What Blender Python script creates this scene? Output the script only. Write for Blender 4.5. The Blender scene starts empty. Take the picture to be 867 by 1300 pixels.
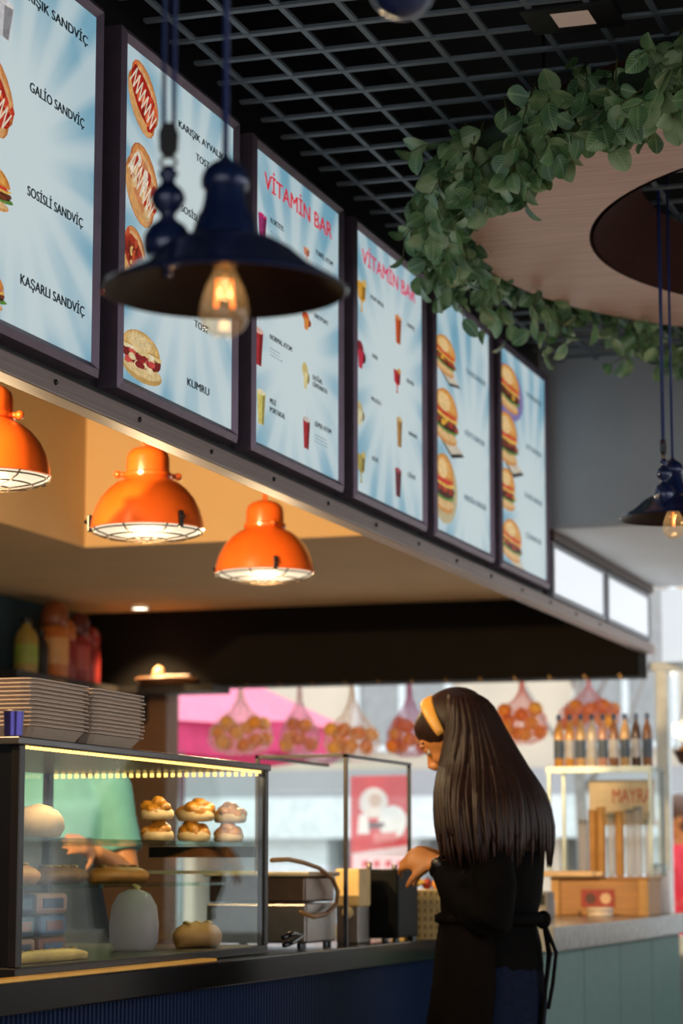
import bpy, bmesh, math, random
from math import sin, cos, tan, pi, atan, atan2, sqrt, radians
from mathutils import Vector, Matrix, Euler

random.seed(7)
SC = bpy.context.scene
COL = SC.collection

# ------------------------------------------------------------------ camera, world, exposure
FPX, PCX, PCY = 3069.0, 433.5, 650.0
PITCH = atan((1098 - 650) / FPX)
YAW = atan((1447 - PCX) * cos(PITCH) / FPX)
CAMP = Vector((0.0, 0.0, 1.2))
cam_data = bpy.data.cameras.new('camera')
cam = bpy.data.objects.new('camera', cam_data)
COL.objects.link(cam)
cam.location = CAMP
cam.rotation_euler = Euler((pi / 2 + PITCH, 0, YAW), 'XYZ')
cam_data.sensor_fit = 'VERTICAL'
cam_data.sensor_height = 36.0
cam_data.sensor_width = 24.0
cam_data.lens = FPX / 1300.0 * 36.0
cam_data.clip_start = 0.05
cam_data.clip_end = 200
cam_data.dof.use_dof = True
cam_data.dof.focus_distance = 4.9
cam_data.dof.aperture_fstop = 4.2
SC.camera = cam

world = bpy.data.worlds.new('overcast_sky')
SC.world = world
world.use_nodes = True
_wn = world.node_tree
_bg = _wn.nodes['Background']
_bg.inputs['Color'].default_value = (0.94, 0.965, 1.0, 1)
_bg.inputs['Strength'].default_value = 2.4
SC.view_settings.view_transform = 'Standard'
SC.view_settings.look = 'None'
SC.view_settings.gamma = 1.0
SC.view_settings.use_curve_mapping = False
SC.view_settings.exposure = 0.0

FWD = Vector((-sin(YAW) * cos(PITCH), cos(YAW) * cos(PITCH), sin(PITCH)))
RGT = Vector((cos(YAW), sin(YAW), 0))
UPV = RGT.cross(FWD)


def ray(px, py):
    return FWD + RGT * ((px - PCX) / FPX) - UPV * ((py - PCY) / FPX)


def at(px, py, x=None, y=None, z=None, d=None):
    """a photo pixel's ray met with a plane of the building (x, y or z) or at a depth"""
    r = ray(px, py)
    if d is None:
        d = (x - CAMP.x) / r.x if x is not None else (y - CAMP.y) / r.y if y is not None else (z - CAMP.z) / r.z
    return CAMP + r * d


def lin(c):
    if isinstance(c, str):
        c = c.lstrip('#')
        c = [int(c[i:i + 2], 16) / 255 for i in (0, 2, 4)]
    return tuple(v / 12.92 if v <= .04045 else ((v + .055) / 1.055) ** 2.4 for v in c[:3])


# ------------------------------------------------------------------ materials (all procedural)
MATS = {}


def mat(name, col, rough=.5, metal=0., var=.12, scale=18., bump=0., bscale=60., emit=None, es=0., coat=0., spec=.5,
        stretch=(1, 1, 1), sheen=0., sss=0.):
    if name in MATS:
        return MATS[name]
    m = bpy.data.materials.new(name)
    m.use_nodes = True
    nt = m.node_tree
    b = nt.nodes['Principled BSDF']
    c = lin(col)
    tc = nt.nodes.new('ShaderNodeTexCoord')
    mp = nt.nodes.new('ShaderNodeMapping')
    mp.inputs['Scale'].default_value = stretch
    nt.links.new(tc.outputs['Object'], mp.inputs[0])
    nz = nt.nodes.new('ShaderNodeTexNoise')
    nz.inputs['Scale'].default_value = scale
    nz.inputs['Detail'].default_value = 5
    nt.links.new(mp.outputs[0], nz.inputs['Vector'])
    rp = nt.nodes.new('ShaderNodeValToRGB')
    rp.color_ramp.elements[0].position = .3
    rp.color_ramp.elements[1].position = .7
    rp.color_ramp.elements[0].color = (*[max(0, v * (1 - var)) for v in c], 1)
    rp.color_ramp.elements[1].color = (*[min(1, v * (1 + var)) for v in c], 1)
    nt.links.new(nz.outputs['Fac'], rp.inputs[0])
    nt.links.new(rp.outputs[0], b.inputs['Base Color'])
    b.inputs['Roughness'].default_value = rough
    b.inputs['Metallic'].default_value = metal
    b.inputs['Specular IOR Level'].default_value = spec
    b.inputs['Coat Weight'].default_value = coat
    b.inputs['Coat Roughness'].default_value = .12
    b.inputs['Sheen Weight'].default_value = sheen
    if sss:
        b.inputs['Subsurface Weight'].default_value = sss
        b.inputs['Subsurface Radius'].default_value = (.02, .008, .004)
    if emit:
        b.inputs['Emission Color'].default_value = (*lin(emit), 1)
        b.inputs['Emission Strength'].default_value = es
    if bump:
        n2 = nt.nodes.new('ShaderNodeTexNoise')
        n2.inputs['Scale'].default_value = bscale
        n2.inputs['Detail'].default_value = 4
        nt.links.new(mp.outputs[0], n2.inputs['Vector'])
        bp = nt.nodes.new('ShaderNodeBump')
        bp.inputs['Strength'].default_value = bump
        bp.inputs['Distance'].default_value = .01
        nt.links.new(n2.outputs['Fac'], bp.inputs['Height'])
        nt.links.new(bp.outputs[0], b.inputs['Normal'])
    MATS[name] = m
    return m


def glass(name, tint=(1, 1, 1), refl=.5, rough=.02, haze=0., hazecol=(.8, .8, .8)):
    """thin clear pane: see-through with a Fresnel reflection, plus optional milky haze"""
    if name in MATS:
        return MATS[name]
    m = bpy.data.materials.new(name)
    m.use_nodes = True
    nt = m.node_tree
    nt.nodes.remove(nt.nodes['Principled BSDF'])
    out = nt.nodes['Material Output']
    tr = nt.nodes.new('ShaderNodeBsdfTransparent')
    tr.inputs[0].default_value = (*tint, 1)
    gl = nt.nodes.new('ShaderNodeBsdfGlossy')
    gl.inputs['Roughness'].default_value = rough
    fr = nt.nodes.new('ShaderNodeLayerWeight')
    fr.inputs['Blend'].default_value = .5
    pw = nt.nodes.new('ShaderNodeMath')
    pw.operation = 'POWER'
    pw.inputs[1].default_value = 4.0
    nt.links.new(fr.outputs['Facing'], pw.inputs[0])
    mu = nt.nodes.new('ShaderNodeMath')
    mu.operation = 'MULTIPLY_ADD'
    mu.inputs[1].default_value = refl
    mu.inputs[2].default_value = refl * .04
    mu.use_clamp = True
    nt.links.new(pw.outputs[0], mu.inputs[0])
    mx = nt.nodes.new('ShaderNodeMixShader')
    nt.links.new(mu.outputs[0], mx.inputs[0])
    nt.links.new(tr.outputs[0], mx.inputs[1])
    nt.links.new(gl.outputs[0], mx.inputs[2])
    last = mx
    if haze:
        df = nt.nodes.new('ShaderNodeBsdfTranslucent')
        df.inputs[0].default_value = (*hazecol, 1)
        dd = nt.nodes.new('ShaderNodeBsdfDiffuse')
        dd.inputs[0].default_value = (*hazecol, 1)
        m1 = nt.nodes.new('ShaderNodeMixShader')
        m1.inputs[0].default_value = .5
        nt.links.new(df.outputs[0], m1.inputs[1])
        nt.links.new(dd.outputs[0], m1.inputs[2])
        m2 = nt.nodes.new('ShaderNodeMixShader')
        m2.inputs[0].default_value = haze
        nt.links.new(mx.outputs[0], m2.inputs[1])
        nt.links.new(m1.outputs[0], m2.inputs[2])
        last = m2
    nt.links.new(last.outputs[0], out.inputs[0])
    MATS[name] = m
    return m


def glow(name, col, strength):
    if name in MATS:
        return MATS[name]
    m = bpy.data.materials.new(name)
    m.use_nodes = True
    nt = m.node_tree
    b = nt.nodes['Principled BSDF']
    b.inputs['Base Color'].default_value = (.2, .2, .2, 1)
    b.inputs['Emission Color'].default_value = (*lin(col), 1)
    b.inputs['Emission Strength'].default_value = strength
    MATS[name] = m
    return m


def print_mat(name, es, base=.25):
    """backlit or plain flat print whose ink colours sit in a colour attribute"""
    if name in MATS:
        return MATS[name]
    m = bpy.data.materials.new(name)
    m.use_nodes = True
    nt = m.node_tree
    b = nt.nodes['Principled BSDF']
    at_ = nt.nodes.new('ShaderNodeAttribute')
    at_.attribute_name = 'ink'
    tc = nt.nodes.new('ShaderNodeTexCoord')
    nz = nt.nodes.new('ShaderNodeTexNoise')
    nz.inputs['Scale'].default_value = 90
    nz.inputs['Detail'].default_value = 3
    nt.links.new(tc.outputs['Object'], nz.inputs['Vector'])
    mr = nt.nodes.new('ShaderNodeMapRange')
    mr.inputs[1].default_value, mr.inputs[2].default_value = .3, .7
    mr.inputs[3].default_value, mr.inputs[4].default_value = .78, 1.18
    nt.links.new(nz.outputs['Fac'], mr.inputs[0])
    vm = nt.nodes.new('ShaderNodeVectorMath')
    vm.operation = 'SCALE'
    nt.links.new(at_.outputs['Color'], vm.inputs[0])
    nt.links.new(mr.outputs[0], vm.inputs['Scale'])
    bs = nt.nodes.new('ShaderNodeVectorMath')
    bs.operation = 'SCALE'
    bs.inputs['Scale'].default_value = base
    nt.links.new(vm.outputs[0], bs.inputs[0])
    nt.links.new(bs.outputs[0], b.inputs['Base Color'])
    b.inputs['Roughness'].default_value = .4
    if es:
        nt.links.new(vm.outputs[0], b.inputs['Emission Color'])
        b.inputs['Emission Strength'].default_value = es
    MATS[name] = m
    return m


# ------------------------------------------------------------------ mesh helpers
class MB:
    def __init__(s):
        s.v, s.f, s.c = [], [], []

    def add(s, vs, fs, col=None):
        o = len(s.v)
        s.v += [tuple(v) for v in vs]
        s.f += [tuple(i + o for i in f) for f in fs]
        s.c += [col] * len(fs)
        return s

    def box(s, x0, x1, y0, y1, z0, z1, M=None, col=None):
        vs = [Vector((x, y, z)) for z in (z0, z1) for y in (y0, y1) for x in (x0, x1)]
        if M is not None:
            vs = [M @ v for v in vs]
        return s.add(vs, [(0, 2, 3, 1), (4, 5, 7, 6), (0, 1, 5, 4), (2, 6, 7, 3), (0, 4, 6, 2), (1, 3, 7, 5)], col)

    def tube(s, pts, r, n=8, cap=True, closed=False, flat=1.0, ref=None):
        pts = [Vector(p) for p in pts]
        k = len(pts)
        rs = list(r) if hasattr(r, '__len__') else [r] * k
        tang = []
        for i in range(k):
            a = pts[i - 1] if (i or closed) else pts[0]
            b = pts[(i + 1) % k] if (i < k - 1 or closed) else pts[-1]
            t = b - a
            tang.append(t.normalized() if t.length > 1e-9 else Vector((0, 0, 1)))
        u = Vector(ref) if ref is not None else (Vector((0, 0, 1)) if abs(tang[0].z) < .9 else Vector((1, 0, 0)))
        vs = []
        for i in range(k):
            t = tang[i]
            u = (u - t * u.dot(t))
            u = u.normalized() if u.length > 1e-6 else t.orthogonal().normalized()
            w = t.cross(u)
            for j in range(n):
                a = 2 * pi * j / n
                vs.append(pts[i] + (u * cos(a) * flat + w * sin(a)) * rs[i])
        fs = []
        for i in range(k if closed else k - 1):
            i2 = (i + 1) % k
            for j in range(n):
                j2 = (j + 1) % n
                fs.append((i * n + j, i * n + j2, i2 * n + j2, i2 * n + j))
        if cap and not closed:
            fs.append(tuple(range(n - 1, -1, -1)))
            fs.append(tuple((k - 1) * n + j for j in range(n)))
        return s.add(vs, fs)

    def lathe(s, prof, n=32, c=(0, 0, 0), cap=True, sx=1., sy=1.):
        c = Vector(c)
        vs, fs = [], []
        for r, z in prof:
            for j in range(n):
                a = 2 * pi * j / n
                vs.append(c + Vector((r * cos(a) * sx, r * sin(a) * sy, z)))
        for i in range(len(prof) - 1):
            for j in range(n):
                j2 = (j + 1) % n
                fs.append((i * n + j, i * n + j2, (i + 1) * n + j2, (i + 1) * n + j))
        if cap:
            fs.append(tuple(range(n - 1, -1, -1)))
            fs.append(tuple((len(prof) - 1) * n + j for j in range(n)))
        return s.add(vs, fs)

    def ball(s, c, r, n=14, m=9, M=None):
        c = Vector(c)
        r = r if hasattr(r, '__len__') else (r, r, r)
        vs, fs = [Vector((0, 0, -r[2]))], []
        for i in range(1, m):
            p = -pi / 2 + pi * i / m
            for j in range(n):
                a = 2 * pi * j / n
                vs.append(Vector((r[0] * cos(p) * cos(a), r[1] * cos(p) * sin(a), r[2] * sin(p))))
        vs.append(Vector((0, 0, r[2])))
        for j in range(n):
            j2 = (j + 1) % n
            fs.append((0, 1 + j2, 1 + j))
            for i in range(m - 2):
                a, b = 1 + i * n, 1 + (i + 1) * n
                fs.append((a + j, a + j2, b + j2, b + j))
            a = 1 + (m - 2) * n
            fs.append((a + j, a + j2, len(vs) - 1))
        if M is not None:
            vs = [M @ v for v in vs]
        return s.add([v + c for v in vs], fs)

    def prism(s, poly, axis, a, b):
        """outline in the two other axes, pushed from a to b along axis"""
        n = len(poly)

        def mk(p, h):
            q = list(p)
            q.insert(axis, h)
            return q
        vs = [mk(p, a) for p in poly] + [mk(p, b) for p in poly]
        fs = [tuple(range(n)), tuple(range(2 * n - 1, n - 1, -1))]
        fs += [(i, i + n, (i + 1) % n + n, (i + 1) % n) for i in range(n)]
        return s.add(vs, fs)

    def loft(s, rings, cap=True):
        n = len(rings[0])
        vs = [p for r in rings for p in r]
        fs = []
        for i in range(len(rings) - 1):
            for j in range(n):
                j2 = (j + 1) % n
                fs.append((i * n + j, i * n + j2, (i + 1) * n + j2, (i + 1) * n + j))
        if cap:
            fs.append(tuple(range(n - 1, -1, -1)))
            fs.append(tuple((len(rings) - 1) * n + j for j in range(n)))
        return s.add(vs, fs)

    def mesh(s, name, fix=True):
        me = bpy.data.meshes.new(name)
        me.from_pydata(s.v, [], s.f)
        if any(c is not None for c in s.c):
            ca = me.color_attributes.new('ink', 'FLOAT_COLOR', 'CORNER')
            for p in me.polygons:
                c = s.c[p.index] or (.5, .5, .5)
                for li in p.loop_indices:
                    ca.data[li].color = (*c, 1)
        if fix:
            bm = bmesh.new()
            bm.from_mesh(me)
            bmesh.ops.recalc_face_normals(bm, faces=bm.faces)
            bm.to_mesh(me)
            bm.free()
        me.update()
        return me

    def build(s, name, m, parent=None, smooth=False, bevel=0., loc=None, rot=None, fix=True, angle=None):
        me = s.mesh(name, fix)
        me.materials.append(m)
        o = bpy.data.objects.new(name, me)
        COL.objects.link(o)
        if parent is not None:
            o.parent = parent
        if loc is not None:
            o.location = loc
        if rot is not None:
            o.rotation_euler = rot
        if smooth:
            me.polygons.foreach_set('use_smooth', [True] * len(me.polygons))
            if angle:
                me.set_sharp_from_angle(angle=radians(angle))
        if bevel:
            b = o.modifiers.new('bevel', 'BEVEL')
            b.width = bevel
            b.segments = 2
            b.limit_method = 'ANGLE'
        return o


def thing(name, label, cat, loc=(0, 0, 0), rz=0., group=None):
    o = bpy.data.objects.new(name, None)
    o.empty_display_size = .05
    COL.objects.link(o)
    o.location = loc
    o.rotation_euler = (0, 0, rz)
    return tag(o, label, cat, group)


def tag(o, label, cat, group=None, kind=None):
    o['label'] = label
    if cat:
        o['category'] = cat
    if group:
        o['group'] = group
    if kind:
        o['kind'] = kind
    return o


def struct(o, label=None):
    o['kind'] = 'structure'
    if label:
        o['label'] = label
    return o


def copy_tree(o, parent=None):
    c = o.copy()
    COL.objects.link(c)
    c.parent = parent
    for ch in list(o.children):
        copy_tree(ch, c)
    return c


def light(name, kind, loc, energy, col, size=.1, aim=None, spot=None, blend=.5):
    l = bpy.data.lights.new(name, kind)
    l.energy = energy
    l.color = col
    if kind == 'AREA':
        l.size = size
    else:
        l.shadow_soft_size = size
    if kind == 'SPOT':
        l.spot_size = radians(spot)
        l.spot_blend = blend
    o = bpy.data.objects.new(name, l)
    COL.objects.link(o)
    o.location = loc
    if aim is not None:
        o.rotation_euler = (Vector(aim) - Vector(loc)).to_track_quat('-Z', 'Y').to_euler()
    return o


def remesh(o, voxel, smooth=4, fac=.5):
    r = o.modifiers.new('remesh', 'REMESH')
    r.mode = 'VOXEL'
    r.voxel_size = voxel
    r.use_smooth_shade = True
    s = o.modifiers.new('smooth', 'SMOOTH')
    s.iterations = smooth
    s.factor = fac
    return o

# ------------------------------------------------------------------ palette
BLACKBOARD = mat('black_board', '#131216', .45, var=.2)
STEEL = mat('brushed_steel', '#a3948f', .52, 1., var=.15, scale=40, stretch=(1, .05, 8))
DARKSTEEL = mat('dark_steel', '#3a3738', .35, .9)
GREYWALL = mat('grey_plaster', '#a0a3a8', .8, var=.06, scale=4, bump=.05)
WHITEPL = mat('white_plaster', '#dfe1e4', .7, var=.04, scale=3)
BEIGE = mat('beige_plaster', '#c9a67a', .75, var=.05, scale=3)
TEALWALL = mat('teal_wall_paint', '#27404a', .7)
DARKWALL = mat('dark_brown_cladding', '#0b0605', .8, var=.25, scale=8, spec=.2)
FLOORM = mat('pale_bounce_floor', '#b9ab9b', .35, scale=3)  # unseen floor, made pale and warm to bounce light up into the hall
PLENUM = mat('plenum_black', '#030303', .95)
GRIDM = mat('grid_grey_metal', '#646d75', .5, .2, var=.1)
BLACKM = mat('black_lacquer', '#0b0b10', .25, 0, coat=.4)
CLEAR = glass('clear_pane', (.97, 1, .985), .5)
CLEARTHIN = glass('clear_thin', (.96, .985, .97), .35)

XM = -1.96            # plane of the menu fascia
# ------------------------------------------------------------------ room shell
struct(MB().box(-4.8, 2.7, -2.6, 10.4, -.1, 0).build('floor', FLOORM))
wr = struct(MB().box(2.6, 2.7, -2.6, 1.5, 0, 3.5).box(2.6, 2.7, 8.0, 8.4, 0, 3.5).box(2.6, 2.7, 1.5, 8.0, 0, .5).box(2.6, 2.7, 1.5, 8.0, 2.8, 3.5).build('wall_right', GREYWALL))
w2 = struct(thing('fill_window', 'wide added window on the unseen right side, filling the hall with light', 'window'))  # added out of view so daylight brightens the dark hall
del w2['category']
for k in range(5):
    MB().box(2.62, 2.68, 1.5 + 1.61 * k, 1.56 + 1.61 * k, .5, 2.8).build('window_frame', mat('white_window_frame', '#cfdadd', .4), w2)
wb = struct(MB().box(-4.8, -3.1, -2.7, -2.6, 0, 3.5).box(2.2, 2.7, -2.7, -2.6, 0, 3.5).box(-3.1, 2.2, -2.7, -2.6, 2.85, 3.5)
            .build('wall_back', GREYWALL))  # wide opening behind the camera, added to let fill daylight in
struct(MB().box(-2.05, 2.7, -2.7, 8.5, 3.5, 3.6).build('ceiling_plenum', PLENUM))
wl = struct(MB().box(-4.7, -4.6, -2.6, 10.3, 0, 3.3).build('wall_kitchen_left', TEALWALL))

# open-cell ceiling: every bar its own piece
ceil = struct(thing('ceiling', 'dark open cell metal grid ceiling', 'ceiling'))
del ceil['category']
yb0, yb1 = 2.2, 8.4
m1 = MB().box(-.0065, .0065, yb0, yb1, 3.0, 3.008).mesh('long_bar')
m1.materials.append(GRIDM)
m2 = MB().box(-1.96, 2.6, -.009, .009, 2.9985, 3.006).mesh('cross_bar')
m2.materials.append(GRIDM)
k = 0
while -1.903 + .125 * k < 2.6:
    o = bpy.data.objects.new('long_bar', m1)
    o.location.x = -1.903 + .125 * k
    o.parent = ceil
    COL.objects.link(o)
    k += 1
for k in range(-16, 26):
    o = bpy.data.objects.new('cross_bar', m2)
    o.location.y = 4.631 + .148 * k
    o.parent = ceil
    COL.objects.link(o)
struct(MB().box(-2.0, 2.6, -2.6, 2.2, 3.0, 3.05).build('ceiling_near', BLACKBOARD))

# menu fascia: black boards with a steel channel along the bottom edge
fas = struct(MB().box(-2.03, -1.995, 1.5, 8.45, 2.115, 3.5).build('wall_menu', BLACKBOARD))
st = MB().box(-2.012, -1.965, 1.5, 10.4, 2.106, 2.150)
struct(st.build('trim_1', STEEL, bevel=.004))
bolt = MB().lathe([(.006, 0), (.006, .003), (.003, .005)], 8).mesh('bolt')
bolt.materials.append(DARKSTEEL)
tr = bpy.data.objects['trim_1']
for k in range(14):
    o = bpy.data.objects.new('bolt', bolt)
    o.parent = tr
    o.location = (-1.965, 3.8 + .42 * k, 2.13)
    o.rotation_euler = (0, pi / 2, 0)
    COL.objects.link(o)
# lower run of the fascia beyond the menus: white light boxes in dark frames
struct(MB().box(-2.03, -1.99, 8.45, 10.4, 2.152, 2.42).build('wall_menu_end', BLACKBOARD))
struct(MB().box(-1.99, 2.6, 8.40, 8.46, 2.40, 3.5).build('wall_far', GREYWALL))
struct(MB().box(-2.0, 2.6, 8.46, 10.4, 2.40, 2.46).build('ceiling_soffit', WHITEPL))
PANELWHITE = glow('white_lightbox_face', '#e9eff5', .95)
FRAMEGREY = mat('pale_grey_frame', '#8d8f96', .4, .6)
for i, (ya, yb_) in enumerate(((8.475, 9.40), (9.43, 10.33))):
    lb = thing('lightbox', ['blank white lightbox panel nearest the last burger menu', 'blank white lightbox panel farther along the fascia'][i],
               'lightbox', (-1.985, ya, 2.155), group='blank lightboxes on the fascia')
    L = yb_ - ya
    MB().box(0, .012, .03, L - .03, .02, .185).build('face', PANELWHITE, lb)
    MB().box(-.005, .02, 0, L, 0, .02).box(-.005, .02, 0, L, .185, .205).box(-.005, .02, 0, .03, .02, .185) \
        .box(-.005, .02, L - .03, L, .02, .185).build('frame', FRAMEGREY, lb, bevel=.003)
BROWNTRIM = mat('brown_wood_trim', '#4a342b', .5)
struct(MB().box(-1.99, -1.955, 8.46, 10.35, 2.365, 2.40).build('trim_2', BROWNTRIM, bevel=.004))

# far end of the hall: glazed front with a pale transom
win = struct(thing('window_1', 'large open shop window onto the street', 'window'))
del win['category']
WHITEFR = mat('white_window_frame', '#cfdadd', .4)
GLASSWIN = glass('shop_window_pane', (.98, 1, 1), .15)
FROST = glow('frosted_transom_pane', '#e6edf2', .9)
MB().box(-1.93, -.9, 10.39, 10.40, 2.07, 2.385).build('transom_pane', FROST, win)
MB().box(-.86, 2.6, 10.39, 10.40, 2.07, 2.385).build('transom_pane', FROST, win)
MB().box(-.9, -.86, 10.37, 10.42, 2.07, 2.40).box(-1.99, 2.6, 10.37, 10.42, 2.03, 2.07).build('transom_frame', WHITEFR, win, bevel=.004)
xp0, xp1 = at(836, 1050, y=10.38).x, at(852, 1050, y=10.38).x
MB().box(xp0, xp1, 10.36, 10.42, 0, 2.04).build('post', WHITEFR, win, bevel=.006)
MB().box(-4.2, xp0, 10.40, 10.404, .9, 2.0).build('pane', GLASSWIN, win)
MB().box(xp1, 2.6, 10.40, 10.404, .9, 2.04).build('pane', GLASSWIN, win)
MB().box(-4.25, 2.6, 10.36, 10.44, .82, .9).build('window_sill', WHITEFR, win, bevel=.006)
struct(MB().box(-4.7, 2.6, 10.37, 10.43, 0, .82).build('wall_window', GREYWALL))
struct(MB().box(2.6, 2.7, 8.4, 10.4, 0, 2.46).build('wall_right_end', GREYWALL))

# kitchen: dark header over the window, dropped soffit and lit ceiling tray
struct(MB().box(-4.7, -2.0, 10.22, 10.40, 2.0, 2.7).build('wall_header', DARKWALL))
struct(MB().box(-4.7, -4.19, 10.25, 10.40, 0, 2.0).build('wall_pier', mat('brown_pier_paint', '#5b3a22', .6)))
BACKY = 8.05
struct(MB().box(-3.62, -2.03, BACKY, 10.3, 2.35, 3.3).build('ceiling_bulkhead', BEIGE))
struct(MB().box(-4.7, -3.62, -2.6, 10.3, 2.35, 3.3).build('ceiling_side_soffit', BEIGE))
struct(MB().box(-3.62, -2.03, -2.6, BACKY, 2.86, 3.3).build('ceiling_tray', mat('tray_ceiling_dark', '#2a1d14', .7)))
# ------------------------------------------------------------------ backlit menu panels
def rays_mat(name, cu, cv, seed, es, blue='#4fa6c6', white='#deeef0'):
    m = bpy.data.materials.new(name)
    m.use_nodes = True
    nt = m.node_tree
    N, Lk = nt.nodes, nt.links
    b = N['Principled BSDF']
    tc = N.new('ShaderNodeTexCoord')
    sp = N.new('ShaderNodeSeparateXYZ')
    Lk.new(tc.outputs['Object'], sp.inputs[0])

    def math_(op, a, b_=None, clamp=False):
        n = N.new('ShaderNodeMath')
        n.operation = op
        n.use_clamp = clamp
        for i, q in enumerate((a, b_)):
            if q is None:
                continue
            if isinstance(q, (int, float)):
                n.inputs[i].default_value = q
            else:
                Lk.new(q, n.inputs[i])
        return n.outputs[0]
    u = math_('SUBTRACT', sp.outputs['Y'], cu)
    v = math_('SUBTRACT', sp.outputs['Z'], cv)
    ang = math_('ARCTAN2', v, u)
    ru = math_('DIVIDE', u, .34)
    rv = math_('DIVIDE', v, .38)
    rad = math_('POWER', math_('ADD', math_('MULTIPLY', ru, ru), math_('MULTIPLY', rv, rv)), .5)
    w1 = math_('SINE', math_('ADD', math_('MULTIPLY', ang, 17.0), seed))
    w2 = math_('SINE', math_('MULTIPLY', ang, 7.0))
    w = math_('ADD', math_('MULTIPLY', w1, 1.6), math_('MULTIPLY', w2, .5))
    stripe = math_('ADD', math_('MULTIPLY', w, .5), .5, True)
    mask = N.new('ShaderNodeMapRange')
    mask.interpolation_type = 'SMOOTHSTEP'
    mask.inputs[1].default_value, mask.inputs[2].default_value = .35, 1.2
    Lk.new(rad, mask.inputs[0])
    nz = N.new('ShaderNodeTexNoise')
    nz.inputs['Scale'].default_value = 3.2
    nz.inputs['Detail'].default_value = 2
    mp = N.new('ShaderNodeMapping')
    mp.inputs['Location'].default_value = (seed * 3, seed, 0)
    Lk.new(tc.outputs['Object'], mp.inputs[0])
    Lk.new(mp.outputs[0], nz.inputs['Vector'])
    cloud = N.new('ShaderNodeMapRange')
    cloud.inputs[1].default_value, cloud.inputs[2].default_value = .25, .5
    Lk.new(nz.outputs['Fac'], cloud.inputs[0])
    fac = math_('MULTIPLY', math_('MULTIPLY', mask.outputs[0], math_('ADD', math_('MULTIPLY', stripe, .55), .25)), cloud.outputs[0], True)
    mx = N.new('ShaderNodeMix')
    mx.data_type = 'RGBA'
    mx.inputs['A'].default_value = (*lin(white), 1)
    mx.inputs['B'].default_value = (*lin(blue), 1)
    Lk.new(fac, mx.inputs['Factor'])
    Lk.new(mx.outputs['Result'], b.inputs['Emission Color'])
    b.inputs['Emission Strength'].default_value = es
    b.inputs['Base Color'].default_value = (.12, .13, .14, 1)
    b.inputs['Roughness'].default_value = .35
    return m


PES = .66
FOODPRINT = print_mat('backlit_food_print', PES * 1.05, .1)
INKBLACK = mat('black_ink', '#1b262d', .5, emit='#22343c', es=.25)
INKRED = mat('red_ink', '#c01830', .5, emit='#e02a3c', es=.62)
INKPINK = mat('pink_red_ink', '#c81848', .5, emit='#e2305f', es=.62)
INKGREY = mat('grey_ink', '#4b6270', .5, emit='#5a7684', es=.5)
FRAMEM = mat('purple_grey_snap_frame', '#7b6b7a', .42, .65, var=.1)
PW, PH, PB = .70, .775, .027
XF = -1.955          # plane of the printed faces


def text_mesh(s, bold=.018):
    cu = bpy.data.curves.new('lettering', 'FONT')
    cu.body = s
    cu.size = 1.0
    cu.offset = 0
    cu.resolution_u = 3
    ob = bpy.data.objects.new('lettering', cu)
    COL.objects.link(ob)
    dg = bpy.context.evaluated_depsgraph_get()
    me = bpy.data.meshes.new_from_object(ob.evaluated_get(dg))
    bpy.data.objects.remove(ob)
    if not bold:
        return me
    # heavier strokes: the same outline struck three times, slightly apart
    bm = bmesh.new()
    for dx, dy in ((-bold, 0), (bold, 0), (0, bold * .6)):
        me2 = me.copy()
        me2.transform(Matrix.Translation((dx, dy, dx * .02 + dy * .01)))
        bm.from_mesh(me2)
        bpy.data.meshes.remove(me2)
    bm.to_mesh(me)
    bm.free()
    return me


def lettering(parent, s, pl, pr, cap_px, m, name='lettering'):
    """flat letters on a menu face; their place read off the photograph on the plane of the faces"""
    a, b = at(*pl, x=XF), at(*pr, x=XF)
    d = (a - CAMP).length
    cap = cap_px / FPX * d
    if cap_px > 15 and ' ' in s:           # a title: each word its own piece
        wid = []
        for q in [s] + s.split(' '):
            xs = [v.co.x for v in text_mesh(q, .02).vertices]
            wid.append(max(xs) - min(xs))
        z_ = (a.z + b.z) / 2
        for q, (y0, y1) in zip(s.split(' '), ((0, wid[1] / wid[0]), (1 - wid[2] / wid[0], 1))):
            lettering(parent, q, (a.y + (b.y - a.y) * y0, z_), (a.y + (b.y - a.y) * y1, cap), 0, m, name)
        return None
    if cap_px == 0:
        a, b, cap = Vector((XF, pl[0], pl[1])), Vector((XF, pr[0], pl[1])), pr[1]
    me = text_mesh(s, .02 if cap > .03 else .032)
    xs = [v.co.x for v in me.vertices]
    w = max(xs) - min(xs)
    x0 = min(xs)
    base = parent.location
    for v in me.vertices:
        x, y = v.co.x, v.co.y
        v.co = (XF + .0012 + v.co.z * .3 - base.x, a.y - base.y + (x - x0) / w * (b.y - a.y), (a.z + b.z) / 2 - base.z + y * cap / .73)
    me.materials.clear()
    me.materials.append(m)
    o = bpy.data.objects.new(name, me)
    COL.objects.link(o)
    o.parent = parent
    return o


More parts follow.
